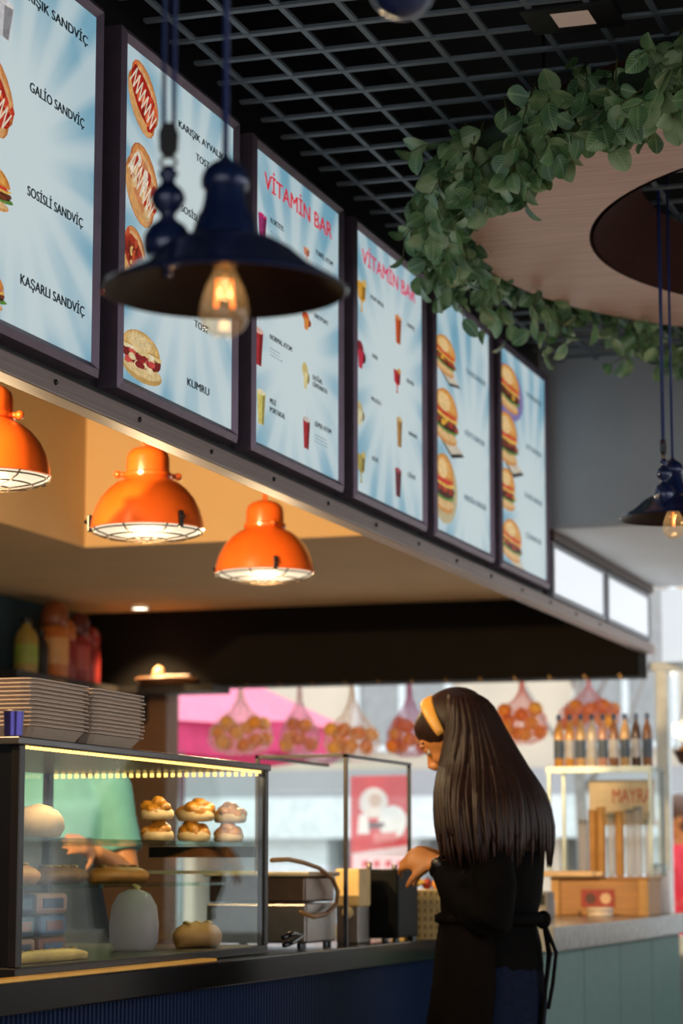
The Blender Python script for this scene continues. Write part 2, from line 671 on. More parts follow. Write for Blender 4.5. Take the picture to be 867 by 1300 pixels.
class Ink:
    """a flat printed picture drawn in layers on a menu face"""
    def __init__(s, parent):
        s.mb, s.p, s.h = MB(), parent, 0

    def poly(s, pts, col):
        s.h += 1
        b = s.p.location
        vs = [(XF + .0004 + s.h * .00001 - b.x, min(max(y - b.y, .022), PW - .022), min(max(z - b.z, .022), PH - .022)) for y, z in pts]
        s.mb.add(vs, [tuple(range(len(vs)))], lin(col))

    def ell(s, c, a, b, col, rot=0., t0=0., t1=2 * pi, n=16, wob=0.):
        pts = []
        for i in range(n + (0 if t1 - t0 > 6.2 else 1)):
            t = t0 + (t1 - t0) * i / n
            k = 1 + (random.uniform(-wob, wob) if wob else 0)
            x, y = a * cos(t) * k, b * sin(t) * k
            pts.append((c[0] + x * cos(rot) - y * sin(rot), c[1] + x * sin(rot) + y * cos(rot)))
        s.poly(pts, col)

    def blob(s, c, r, col, n=9):
        s.ell(c, r, r * .8, col, random.uniform(0, 3), n=n, wob=.18)

    def done(s, name='food_print'):
        return s.mb.build(name, FOODPRINT, s.p, fix=False)


def ku(px, py):
    return at(px + .5, py, x=XF).y - at(px - .5, py, x=XF).y


def burger(parent, px, py, w, hgt, rot=0., fries=False, board=False, plate=None):
    I = Ink(parent)
    p = at(px, py, x=XF)
    k = (p - CAMP).length / FPX
    W, H = w * ku(px, py), hgt * k
    cy, cz = p.y, p.z

    def T(x, y):
        return (cy + (x * cos(rot) - y * sin(rot)) * W, cz + (x * sin(rot) + y * cos(rot)) * H)

    def E(x, y, a, b, col, t0=0., t1=2 * pi, n=18, wob=0.):
        pts = []
        for i in range(n + (0 if t1 - t0 > 6.2 else 1)):
            t = t0 + (t1 - t0) * i / n
            q = 1 + (random.uniform(-wob, wob) if wob else 0)
            pts.append(T(x + a * cos(t) * q, y + b * sin(t) * q))
        I.poly(pts, col)
    if board:
        I.poly([T(-.75, -.38), T(.25, -.66), T(.72, -.5), T(-.3, -.2)], '#2b2422')
        I.poly([T(-.72, -.33), T(.22, -.6), T(.66, -.46), T(-.3, -.16)], '#d8cdb9')
    if plate:
        E(0, -.1, .62, .55, plate)
    if fries:
        for i in range(9):
            x = -.62 + .07 * i
            y = -.22 + random.uniform(-.06, .1)
            I.poly([T(x, y - .1), T(x + .06, y - .12), T(x + .1, y + .2), T(x + .03, y + .22)], random.choice(['#e2a94a', '#eec069', '#d79337']))
    E(0, -.34, .42, .14, '#d99a55')
    E(0, -.32, .40, .09, '#eabf85')
    E(0, -.18, .47, .10, '#5f8f3d', wob=.12)
    E(0, -.12, .45, .12, '#4a2517')
    for i in range(9):
        E(-.4 + .1 * i, -.1 + random.uniform(-.05, .04), .07, .05, random.choice(['#6b3320', '#a8462c', '#f0b23c', '#7c3c22', '#c23a2c']), wob=.2)
    E(0, -.0, .46, .07, '#efc057', wob=.1)
    E(-.02, .04, .45, .06, '#d9412f', wob=.12)
    E(0, .06, .44, .38, '#d98c3a', 0, pi)
    E(-.02, .10, .38, .30, '#eaa955', 0, pi)
    E(-.08, .2, .22, .15, '#f6cf8e')
    for i in range(10):
        E(random.uniform(-.25, .25), random.uniform(.17, .36), .015, .012, '#fbe9c4', n=6)
    return I.done()


def sub(parent, pa, pb, ratio, style=0):
    """a long filled sandwich lying from one point of the face to another"""
    I = Ink(parent)
    a_, b_ = at(*pa, x=XF), at(*pb, x=XF)
    ax = Vector((b_.y - a_.y, b_.z - a_.z))
    pe = Vector((-ax.y, ax.x)) * ratio
    mid = Vector(((a_.y + b_.y) / 2, (a_.z + b_.z) / 2))

    def T(x, y):
        return tuple(mid + ax * x + pe * y)

    def E(x, y, a, b, col, n=18, wob=0., t0=0., t1=2 * pi):
        I.poly([T(x + a * cos(t0 + (t1 - t0) * i / n) * (1 + random.uniform(-wob, wob)), y + b * sin(t0 + (t1 - t0) * i / n)) for i in range(n)], col)
    E(0, .12, .5, .38, '#b9662f')
    E(0, .16, .47, .32, '#d98f4f')
    E(.02, .22, .4, .18, '#e8b079')
    E(0, -.12, .5, .38, '#c3763a')
    E(0, -.2, .46, .28, '#e3a868')
    fill = [['#b3241a', '#d2402a', '#8f1c14', '#e6703f'], ['#d98b5a', '#b93322', '#f0e3cf', '#e7c08a'], ['#a8321f', '#7a2617', '#d8b56a', '#c9502e']][style]
    E(0, .02, .47, .3, fill[0])
    for i in range(34):
        E(random.uniform(-.42, .42), random.uniform(-.2, .24), .07, .1, random.choice(fill), n=8, wob=.25)
    if style < 2:
        n = 15
        for i in range(n):
            x = -.42 + .84 * i / n
            x2 = x + .84 / n
            s_ = .2 if i % 2 else -.18
            I.poly([T(x - .012, s_), T(x + .014, s_), T(x2 + .014, -s_ + .02), T(x2 - .012, -s_ + .02)], '#f6e6cd')
    return I.done()


def bun(parent, px, py, w, h):
    """round sesame bun with sausage and cheese"""
    I = Ink(parent)
    p = at(px, py, x=XF)
    k = (p - CAMP).length / FPX
    W, H = w * ku(px, py), h * k

    def E(x, y, a, b, col, n=20, wob=0., t0=0., t1=2 * pi):
        m = n + (0 if t1 - t0 > 6.2 else 1)
        I.poly([(p.y + (x + a * cos(t0 + (t1 - t0) * i / n) * (1 + random.uniform(-wob, wob))) * W,
                 p.z + (y + b * sin(t0 + (t1 - t0) * i / n)) * H) for i in range(m)], col)
    E(.02, -.28, .48, .22, '#caa05a')
    E(.02, -.24, .46, .16, '#e6c78d')
    E(0, .0, .5, .22, '#7d1d1c', wob=.06)
    for i in range(24):
        E(random.uniform(-.4, .42), random.uniform(-.2, .08), .08, .07, random.choice(['#b3272c', '#cf4a44', '#8c1a1f', '#e9c989', '#f2dca8', '#d9584a']), n=8, wob=.2)
    for i in range(7):
        E(-.4 + .13 * i, .1 + random.uniform(-.02, .03), .1, .07, random.choice(['#f2dfab', '#f7ebc9', '#e8cf8d']), n=8, wob=.2)
    E(-.02, .12, .46, .36, '#cf9c4e', t0=0, t1=pi)
    E(-.03, .15, .42, .3, '#e3bb74', t0=0, t1=pi)
    E(-.06, .25, .28, .16, '#edcf95')
    for i in range(30):
        E(random.uniform(-.3, .25), random.uniform(.18, .42), .012, .012, '#f9eccb', n=5)
    return I.done()


def drink(parent, px, py, w, h, col, kind=0, foam='#f3d9c0'):
    I = Ink(parent)
    p = at(px, py, x=XF)
    k = (p - CAMP).length / FPX
    W, H = w * ku(px, py), h * k

    def Q(pts, c):
        I.poly([(p.y + x * W, p.z + y * H) for x, y in pts], c)
    dark = tuple(v * .7 for v in [int(col.lstrip('#')[i:i + 2], 16) / 255 for i in (0, 2, 4)])
    if kind == 0:
        Q([(-.36, -.5), (.3, -.5), (.5, .4), (-.5, .4)], col)
        Q([(.05, -.48), (.28, -.48), (.46, .38), (.12, .38)], dark)
        Q([(.5 * cos(t * .524), .4 + .08 * sin(t * .524)) for t in range(12)], foam)
        Q([(.18, .4), (.25, .4), (.05, .75), (-.02, .75)], '#d9d4e2')
    elif kind == 1:            # goblet with a slice of fruit
        Q([(-.2, -.5), (.2, -.5), (.06, -.42), (.08, -.2), (.4, -.1), (.5, .4), (-.5, .4), (-.4, -.1), (-.08, -.2), (-.06, -.42)], col)
        Q([(.02, -.12), (.36, -.06), (.46, .36), (.1, .36)], dark)
        Q([(.3 + .24 * cos(t * .524), .42 + .12 * sin(t * .524)) for t in range(12)], foam)
    else:                      # fruit beside a small glass
        Q([(-.1 + .34 * cos(t * .524), .1 + .24 * sin(t * .524)) for t in range(12)], col)
        Q([(.15 + .3 * cos(t * .524), -.12 + .2 * sin(t * .524)) for t in range(12)], dark)
        Q([(-.2, -.5), (.12, -.5), (.25, .05), (-.3, .05)], foam)
    return I.done('drink_print')


def lines(parent, px, py, w, n=3, gap=4.2):
    """unreadably small body text: thin printed strokes"""
    mb = MB()
    b = parent.location
    for i in range(n):
        p, q = at(px, py + i * gap, x=XF), at(px + w, py + i * gap, x=XF)
        ln = (q.y - p.y) * random.uniform(.6, 1)
        t = 1.1 / FPX * (p - CAMP).length
        y = p.y
        while y < p.y + ln:
            seg = random.uniform(.006, .018)
            mb.add([(XF + .001 - b.x, yy - b.y, p.z + zz - b.z) for yy, zz in ((y, 0), (min(y + seg, p.y + ln), 0), (min(y + seg, p.y + ln), t), (y, t))], [(0, 1, 2, 3)])
            y += seg + .005
    return mb.build('small_print', INKGREY, parent, fix=False)


def menu_panel(name, label, y0, cu, cv, seed):
    t = thing(name, label, 'menu board', (-1.995, y0, 2.17), group='backlit menu boards in a row')
    MB().box(.0, .04, PB * .6, PW - PB * .6, PB * .6, PH - PB * .6).build('face', rays_mat('backlit_sunburst_print', cu, cv, seed, PES), t)
    # bevelled snap frame: four mitred bars
    W, H, B = PW, PH, PB
    def bar(a, b, c, d):
        # a,b outer corners; c,d inner corners (u,v)
        mb = MB()
        rng = []
        for (o, i) in ((a, d), (b, c)):
            m_ = ((o[0] + i[0]) / 2, (o[1] + i[1]) / 2)
            rng.append([(0, *o), (.044, *o), (.052, *m_), (.041, *i), (0, *i)])
        mb.loft(rng)
        return mb.build('frame_bar', FRAMEM, t)
    bar((0, 0), (W, 0), (W - B, B), (B, B))
    bar((W, 0), (W, H), (W - B, H - B), (W - B, B))
    bar((W, H), (0, H), (B, H - B), (W - B, H - B))
    bar((0, H), (0, 0), (B, B), (B, H - B))
    return t


PY = [3.692, 4.487, 5.282, 6.074, 6.860, 7.648]
p1 = menu_panel('menu_board', 'backlit menu board listing sandviç, cut by the left edge', PY[0], .30, .36, .4)
p2 = menu_panel('menu_board', 'backlit menu board with tost and KUMRU behind the near pendant lamp', PY[1], .40, .42, 1.9)
p3 = menu_panel('menu_board', 'backlit VİTAMİN BAR menu board nearer, partly behind the pendant shade', PY[2], .33, .30, 3.1)
p4 = menu_panel('menu_board', 'backlit VİTAMİN BAR menu board farther, its corner under the leaves', PY[3], .36, .40, 4.4)
p5 = menu_panel('menu_board', 'backlit burger menu board with three burgers on boards', PY[4], .45, .25, 5.2)
p6 = menu_panel('menu_board', 'backlit burger menu board with four burgers, last in the row', PY[5], .45, .25, .9)

for s, a, b, c in (('KARIŞIK SANDVİÇ', (20, -8), (111, 56), 13), ('GALİO SANDVİÇ', (37, 116), (106.5, 163), 13),
                   ('SOSİSLİ SANDVİÇ', (34, 246), (104.5, 291), 13), ('KAŞARLI SANDVİÇ', (25, 360), (106.5, 402), 13.5)):
    lettering(p1, s, a, b, c, INKBLACK)
sub(p1, (-28, 70), (12, 165), .8, 0)
burger(p1, -18, 228, 72, 66)
burger(p1, -22, 360, 62, 60)
drink(p1, 2, 20, 32, 52, '#cfcdd0', 0, '#e6e2e0')
for s, a, b, c in (('KARIŞIK AYVALIK', (226, 163), (284, 203), 9.5), ('TOST', (248, 203.5), (265.5, 215), 9.5), ('SOSİSLİ', (229, 268), (255, 285), 9.5),
                   ('TOST', (247, 301), (264, 312), 9.5), ('TOST', (246, 414), (264, 425), 9.5), ('KUMRU', (237, 489), (265, 503), 10.5)):
    lettering(p2, s, a, b, c, INKBLACK)
sub(p2, (166, 85), (197, 166), .8, 0)
sub(p2, (164, 194), (196, 276), .95, 1)
sub(p2, (157, 300), (182, 350), 1.0, 2)
bun(p2, 180, 453, 52, 66)
lettering(p3, 'VİTAMİN BAR', (335, 236), (421, 306), 22, INKRED)
for s, a, b, c in (('KOKTEYL', (343, 283), (360, 294), 7), ('TORPİL ATOM', (400, 322), (422, 339), 6.5), ('GREYFURT', (398, 402), (416, 414), 6),
                   ('NORMAL ATOM', (342, 430), (370, 447), 7), ('DOĞAL', (396.5, 481), (409, 489), 6.5), ('LİMONATA', (396.5, 490), (415, 501), 6.5),
                   ('MUZ', (342, 511), (350, 516), 7), ('PORTAKAL', (342, 522), (361.5, 533), 7), ('SÜPER ATOM', (399, 540), (420, 552), 6.5)):
    lettering(p3, s, a, b, c, INKBLACK)
lines(p3, 343, 294, 22)
lines(p3, 400, 334, 20)
lines(p3, 342, 442, 20)
lines(p3, 399, 552, 20)
drink(p3, 333, 287, 11, 34, '#a0356f', 0, '#d3286f')
drink(p3, 389, 322, 8, 18, '#d98a6a', 1, '#e8d3b8')
drink(p3, 389, 405, 13, 28, '#d6562a', 2, '#e08a3c')
drink(p3, 328, 439, 12, 50, '#b3232c', 0, '#e9b8a6')
drink(p3, 388, 474, 11, 40, '#d7c37c', 2, '#e3d59a')
drink(p3, 331.5, 516, 11, 46, '#dfcf6e', 0, '#efe2b5')
drink(p3, 389, 549, 9, 42, '#ad2830', 0, '#dcd2c8')
lettering(p4, 'VİTAMİN BAR', (459, 333), (527, 386), 20, INKPINK)
for s, a, b, c in (('PORTAKAL', (470, 379), (487, 391), 5.5), ('HAVUÇ', (516.5, 414), (526, 421), 5.5), ('NAR', (472, 453), (479, 458), 5.5),
                   ('ELMA', (516, 485), (525, 491), 5.5), ('MUZLU', (471, 508), (483, 515), 5.5), ('ANANAS', (518, 551), (529, 558), 5),
                   ('KİVİ', (472, 584), (479.5, 588), 5.5), ('ÇİLEK', (517, 604), (527, 610), 5.5)):
    lettering(p4, s, a, b, c, INKBLACK)
for x, y, w, h, c, kd, f in ((459, 375, 11, 42, '#e0a63c', 1, '#e8bf62'), (505.5, 418, 8, 38, '#cf5a26', 0, '#e59a5c'), (458, 447, 14, 42, '#8a2233', 2, '#c8334a'),
                             (504, 483, 9, 32, '#c22a32', 1, '#dba052'), (457, 522, 13, 36, '#cdbd86', 2, '#e2d8b0'), (507, 548, 7, 40, '#b98a4a', 0, '#d9bd84'),
                             (458.5, 593, 10, 40, '#b4a254', 1, '#cdb86c'), (505.5, 612, 8, 38, '#6f2a33', 0, '#a8474c')):
    drink(p4, x, y, w, h, c, kd, f)
for s, a, b in (('TAVUK BURGER', (591, 474), (616, 491)), ('KÖFTE BURGER', (590, 552), (615, 568)), ('MEKSİKA BURGER', (589, 633), (617, 650))):
    lettering(p5, s, a, b, 7.5, INKGREY)
burger(p5, 565, 450, 30, 54, -.1, True, True)
burger(p5, 566, 527, 34, 76, -.05, True, True)
burger(p5, 564, 612, 27, 82, 0, True, False, '#c8b98f')
for s, a, b in (('TAVUKBURGER', (667, 502), (687, 517)), ('HOT BURGER', (668, 569), (687, 582)), ('KLASİK BURGER', (666, 630), (688, 644)), ('ÇİZBURGER', (667, 681), (687, 693))):
    lettering(p6, s, a, b, 6.5, INKGREY)
burger(p6, 646, 492, 30, 64, -.1, False, False, '#8a7fb5')
burger(p6, 644, 555, 29, 72, 0, False, True)
burger(p6, 644, 620, 22, 58)
burger(p6, 650, 685, 27, 58, -.1, True, True)
# ------------------------------------------------------------------ pendant lamps
NAVY = mat('navy_black_enamel', '#1b2b55', .2, .25, var=.12, coat=.7)
SHADEIN = mat('dark_bronze_inside', '#2a1c14', .4, .7)
BULBGLASS = glass('amber_bulb_glass', (1, .93, .82), .9, .03, .05, (.75, .72, .6))
FILAMENT = glow('hot_filament', '#ff7a2c', 2.6)
BRASS = mat('aged_brass', '#6e5a3c', .35, .9)
CABLE = mat('cable_navy', '#162e66', .45)


def pulley_pendant(label, loc, rz, top):
    """rise-and-fall lamp; origin in the middle of the rim"""
    t = thing('pendant_lamp', label, 'pendant lamp', loc, rz, 'dark rise-and-fall pendant lamps')
    s = .287 / 310
    prof = [(155, 0), (157, 2), (154, 6), (134, 17), (108, 34), (88, 52), (68, 64), (50, 70), (42, 73), (41, 80), (37, 95), (30, 108), (27, 122), (26, 134),
            (30, 137), (31, 144), (30, 152), (26, 161), (18, 168), (9, 173), (5, 178), (3, 182)]
    MB().lathe([(r * s, z * s) for r, z in prof], 56, cap=False).build('shade', NAVY, t, True, angle=50)
    inn = [(155, 0), (151, 4), (132, 14), (106, 31), (86, 48), (66, 59), (38, 62), (14, 64)]
    MB().lathe([(r * s, z * s) for r, z in inn], 56, cap=False).build('inner_reflector', SHADEIN, t, True)
    MB().lathe([(14 * s, 66 * s), (17 * s, 62 * s), (17 * s, 36 * s), (13 * s, 32 * s)], 20).build('socket', BRASS, t, True, angle=40)
    # pear bulb
    bp = [(12, 34), (14, 28), (18, 18), (24, 6), (29, -10), (31.5, -24), (30, -38), (24, -49), (14, -56), (4, -58)]
    b = MB().lathe([(r * s, z * s) for r, z in bp], 28, cap=False).build('bulb', BULBGLASS, t, True)
    fl = MB()
    for x, y in ((-10.5, -2), (10.5, 2)):
        fl.tube([(x * .75 * s, y * s, 16 * s), (x * 1.0 * s, y * s, -20 * s)], 2.4 * s, 8)
    fl.build('filament', FILAMENT, b, True)
    MB().tube([(0, 0, 34 * s), (0, 0, 20 * s)], 3 * s, 8).build('stem', BRASS, b, True)
    H = top - loc[2]
    MB().tube([(0, 0, 178 * s), (0, 0, H)], .0038, 8).build('cable', CABLE, t, True)
    # counterweight on its own loop of cable
    ox = -73 * s
    c = Vector((ox, 0, 0))
    cw = MB().lathe([(x * s, z * s) for x, z in [(2, 18), (7, 21), (8, 25), (5, 29), (14, 34), (24, 41), (30, 52), (31.5, 62), (30, 74), (23, 86), (12, 94), (9, 99),
                     (11, 103), (18, 110), (22, 119), (22, 126), (18, 134), (11, 140), (8, 146), (11, 150), (13, 156), (8, 162), (4, 166)]], 32, c)
    cw.build('counterweight', NAVY, t, True)
    MB().tube([c + Vector((10 * cos(a) * s, 0, (170 + 8 * sin(a)) * s)) for a in [i * pi / 6 for i in range(12)]], 2.2 * s, 6, closed=True).build('link', BRASS, t, True)
    pl = MB()
    pl.prism([((ox + x * s), z * s) for x, z in ((-6, 176), (6, 176), (12, 186), (13, 208), (8, 222), (-8, 222), (-13, 208), (-12, 186))], 1, -5 * s, 5 * s)
    pl.build('pulley_block', BLACKM, t, bevel=.001)
    MB().tube([(ox - 6.5 * s, 0, 214 * s), (ox - 6.5 * s, 0, H)], .0028, 6).build('cable', CABLE, t, True)
    MB().tube([(ox + 6.5 * s, 0, 214 * s), (ox + 6.5 * s, 0, H)], .0028, 6).build('cable', CABLE, t, True)
    MB().lathe([(.055, 0), (.058, -.006), (.05, -.022), (.012, -.03)], 28, (ox / 2, 0, H)).build('ceiling_rose', BLACKM, t, True, angle=40)
    l = light('filament_light', 'POINT', (0, 0, 0), .3, (1, .55, .22), .012)
    l.parent = t
    l.location = (0, 0, -2 * s)
    return t


pulley_pendant('large dark blue pendant lamp with glowing bulb hanging closest, before the menus', at(285, 371, d=2.84), YAW, 3.0)
pulley_pendant('small dark pendant lamp under the leafy ring at the right edge', at(855, 659, d=6.45), YAW + radians(62), 3.1)
# a dark globe right at the top edge, close to the camera
g = thing('globe_pendant', 'blurred dark globe on a cable peeking in at the top edge', 'pendant lamp', at(511, -18, d=2.7))
MB().ball((0, 0, 0), .038, 24, 14).build('globe', NAVY, g, True)
MB().tube([(0, 0, .035), (0, 0, 3.0 - g.location.z)], .003, 6).build('cable', CABLE, g, True)
MB().lathe([(.012, .032), (.014, .036), (.012, .055), (.004, .06)], 16).build('cap', BLACKM, g, True)

ORANGE = mat('orange_enamel', '#e4621c', .3, 0, var=.06, coat=.6)
LENS = glow('cream_lamp_glass', '#ffeccb', .95)
LENS.node_tree.nodes['Principled BSDF'].inputs['Base Color'].default_value = (.012, .011, .009, 1)
GUARD = mat('dark_wire', '#3a2c1d', .45, .7)


def orange_lamp():
    t = thing('factory_lamp', 'x', 'pendant lamp', (0, 0, 0), 0, 'orange factory lamps over the counter')
    s = .298 / 143
    prof = [(71, 0), (72.5, 1), (72, 4), (71, 12), (67, 26), (60, 40), (50, 52), (40, 60), (31, 64), (29, 66), (31, 68), (31, 72), (28, 74), (27.5, 92), (25, 99), (19, 104), (10, 107), (5, 108)]
    MB().lathe([(r * s, z * s) for r, z in prof], 48, cap=False).build('shade', ORANGE, t, True, angle=40)
    MB().lathe([(4 * s, 30 * s), (69 * s, 3 * s), (71 * s, 0)], 40, cap=False).build('reflector', mat('white_enamel', '#efe6d2', .4), t, True)
    MB().lathe([(70 * s, 1 * s), (66 * s, -3 * s), (50 * s, -7 * s), (25 * s, -9.5 * s), (3 * s, -10 * s)], 40, cap=False).build('lens', LENS, t, True)
    gd = MB()
    for z, r in ((-3, 70), (-9.5, 52), (-13, 26)):
        gd.tube([(r * s * cos(a), r * s * sin(a), z * s) for a in [i * 2 * pi / 32 for i in range(32)]], .0022, 5, closed=True)
    for kk in range(8):
        a = kk * pi / 4 + .2
        gd.tube([(r * s * cos(a), r * s * sin(a), z * s) for r, z in ((72, 0), (66, -5), (52, -9.5), (26, -13), (1, -14))], .0022, 5)
    gd.build('wire_guard', GUARD, t, True)
    for kk in range(3):
        a = -pi / 2 + .45 + kk * 2 * pi / 3
        c = MB().box(-.006, .006, -.004, .008, -.012, .032)
        c.tube([(0, .006, .012), (0, .016, .016)], .006, 8)
        c.build('clamp', BLACKM, t, bevel=.002, loc=(72 * s * cos(a), 72 * s * sin(a), 2 * s), rot=(0, 0, a - pi / 2))
    for kk in range(2):
        a = YAW + pi * kk - .3
        MB().tube([(26 * s * cos(a), 26 * s * sin(a), 70 * s), (38 * s * cos(a), 38 * s * sin(a), 70 * s)], 3.5 * s, 8).ball((39 * s * cos(a), 39 * s * sin(a), 70 * s), 5 * s, 10, 6) \
            .build('thumb_screw', ORANGE, t, True)
    MB().tube([(7 * s * cos(a), 0, (115 + 8 * sin(a)) * s) for a in [i * pi / 6 for i in range(12)]], 2.2 * s, 6, closed=True).build('loop', ORANGE, t, True)
    MB().tube([(0, 0, 122 * s), (0, 0, .81)], .003, 6).build('cable', mat('orange_cable', '#b85a18', .5), t, True)
    l = light('lamp_light', 'POINT', (0, 0, 0), 15, (1, .74, .42), .05)
    l.parent = t
    l.location = (0, 0, -.11)
    return t


ol = orange_lamp()
for i, (px, py, d, lb) in enumerate(((-16, 606, 5.75, 'orange enamel lamp with wire guard cut off by the left edge'), (187, 673, 6.4, 'orange enamel lamp with wire guard, middle of the three'),
                                     (336, 728, 7.35, 'smaller orange enamel lamp with wire guard nearest the window'))):
    o = ol if i == 0 else copy_tree(ol)
    o.location = at(px, py, d=d)
    o.rotation_euler.z = (.0, .55, 2.2)[i]
    o['label'] = lb

# warm spotlights of the kitchen: one on the tray ceiling toward the back, a downlight by the dark header
def track_spot(label, loc, aim, energy, col, ang, size=.04):
    t = thing('track_spotlight', label, 'spotlight', loc, 0, 'track spotlights in the kitchen ceiling')
    d = (Vector(aim) - Vector(loc)).normalized()
    q = Vector((0, 0, -1)).rotation_difference(d).to_matrix().to_4x4()
    b = MB().lathe([(.03, .1), (.045, .09), (.048, -.0), (.044, -.0), (.04, .03)], 24, cap=False)
    b.v = [tuple(q @ Vector(v)) for v in b.v]
    b.build('barrel', BLACKM, t, True)
    MB().tube([tuple(q @ Vector((0, 0, .08))), (0, 0, .17), (0, 0, 2.86 - loc[2])], .01, 8).build('stem', BLACKM, t, True)
    l = light('spot_beam', 'SPOT', (0, 0, 0), energy, col, size, None, ang, .4)
    l.parent = t
    l.rotation_euler = d.to_track_quat('-Z', 'Y').to_euler()
    return t


track_spot('black track spotlight aimed at the orange lamps', (-3.2, 3.4, 2.62), (-2.75, 7.6, 2.5), 780, (1, .66, .30), 62)
track_spot('black track spotlight aimed down at the counter', (-2.6, 3.3, 2.62), (-2.2, 5.0, 1.45), 150, (1, .70, .38), 70)
dl = thing('downlight', 'small round lit downlight under the kitchen soffit', 'downlight', at(178, 771, z=2.345))
MB().lathe([(.048, .003), (.05, -.004), (.04, -.008), (.036, -.002)], 28, cap=False).build('trim_ring', STEEL, dl, True)
MB().lathe([(.002, -.006), (.036, -.006)], 24, cap=False).build('lens', glow('downlight_lens', '#fff1d6', 6), dl)
l = light('downlight_beam', 'SPOT', (0, 0, -.015), 110, (1, .72, .36), .03, (0, .12, -1), 95, .8)
l.parent = dl

# recessed square panel light among the grid
pz = at(727, 24, z=2.995)
rp = thing('recessed_light', 'small square recessed light in the black grid ceiling', 'ceiling light', pz)
MB().box(-.04, .042, -.045, .045, 0, .02).build('panel', glow('recessed_panel', '#c9a793', .3), rp)
MB().box(-.1, .1, -.075, -.046, -.001, .02).box(-.1, .1, .046, .075, -.001, .02).box(-.1, -.041, -.046, .046, -.001, .02).box(.043, .1, -.046, .046, -.001, .02) \
    .build('surround', BLACKBOARD, rp)

# ------------------------------------------------------------------ plywood ring with a leaf garland
def wood_mat():
    m = bpy.data.materials.new('rose_plywood')
    m.use_nodes = True
    nt = m.node_tree
    b = nt.nodes['Principled BSDF']
    tc = nt.nodes.new('ShaderNodeTexCoord')
    mp = nt.nodes.new('ShaderNodeMapping')
    mp.inputs['Scale'].default_value = (1.2, 30, 30)
    mp.inputs['Rotation'].default_value = (0, 0, radians(-10))
    nz = nt.nodes.new('ShaderNodeTexNoise')
    nz.inputs['Scale'].default_value = 3
    nz.inputs['Detail'].default_value = 6
    rp_ = nt.nodes.new('ShaderNodeValToRGB')
    rp_.color_ramp.elements[0].position, rp_.color_ramp.elements[1].position = .35, .65
    rp_.color_ramp.elements[0].color = (*lin('#c2937c'), 1)
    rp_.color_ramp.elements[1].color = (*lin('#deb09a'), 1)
    nt.links.new(tc.outputs['Object'], mp.inputs[0])
    nt.links.new(mp.outputs[0], nz.inputs['Vector'])
    nt.links.new(nz.outputs['Fac'], rp_.inputs[0])
    nt.links.new(rp_.outputs[0], b.inputs['Base Color'])
    b.inputs['Roughness'].default_value = .38
    return m


RC = Vector((-.33, 6.245, 0))
RZ, RO, RI = 2.82, 1.30, .985
ring = thing('ceiling_ring', 'round plywood ring hung under the ceiling with a hole', 'ceiling ring', (RC.x, RC.y, RZ))
WOOD = wood_mat()
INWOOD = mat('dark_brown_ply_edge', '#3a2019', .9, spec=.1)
n = 96
MB().lathe([(RI, 0), (RO, 0), (RO, .02), (RI, .02)], n, cap=False).add([], []).build('plywood_face', WOOD, ring)
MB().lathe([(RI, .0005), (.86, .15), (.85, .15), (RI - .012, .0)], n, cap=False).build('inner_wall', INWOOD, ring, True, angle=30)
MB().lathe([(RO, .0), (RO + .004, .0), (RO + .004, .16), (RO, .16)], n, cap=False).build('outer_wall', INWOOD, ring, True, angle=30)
for kk in range(6):
    a = kk * pi / 3 + .3
    MB().tube([(1.1 * cos(a), 1.1 * sin(a), .02), (1.1 * cos(a), 1.1 * sin(a), .6)], .004, 6).build('hanger_wire', BLACKM, ring)


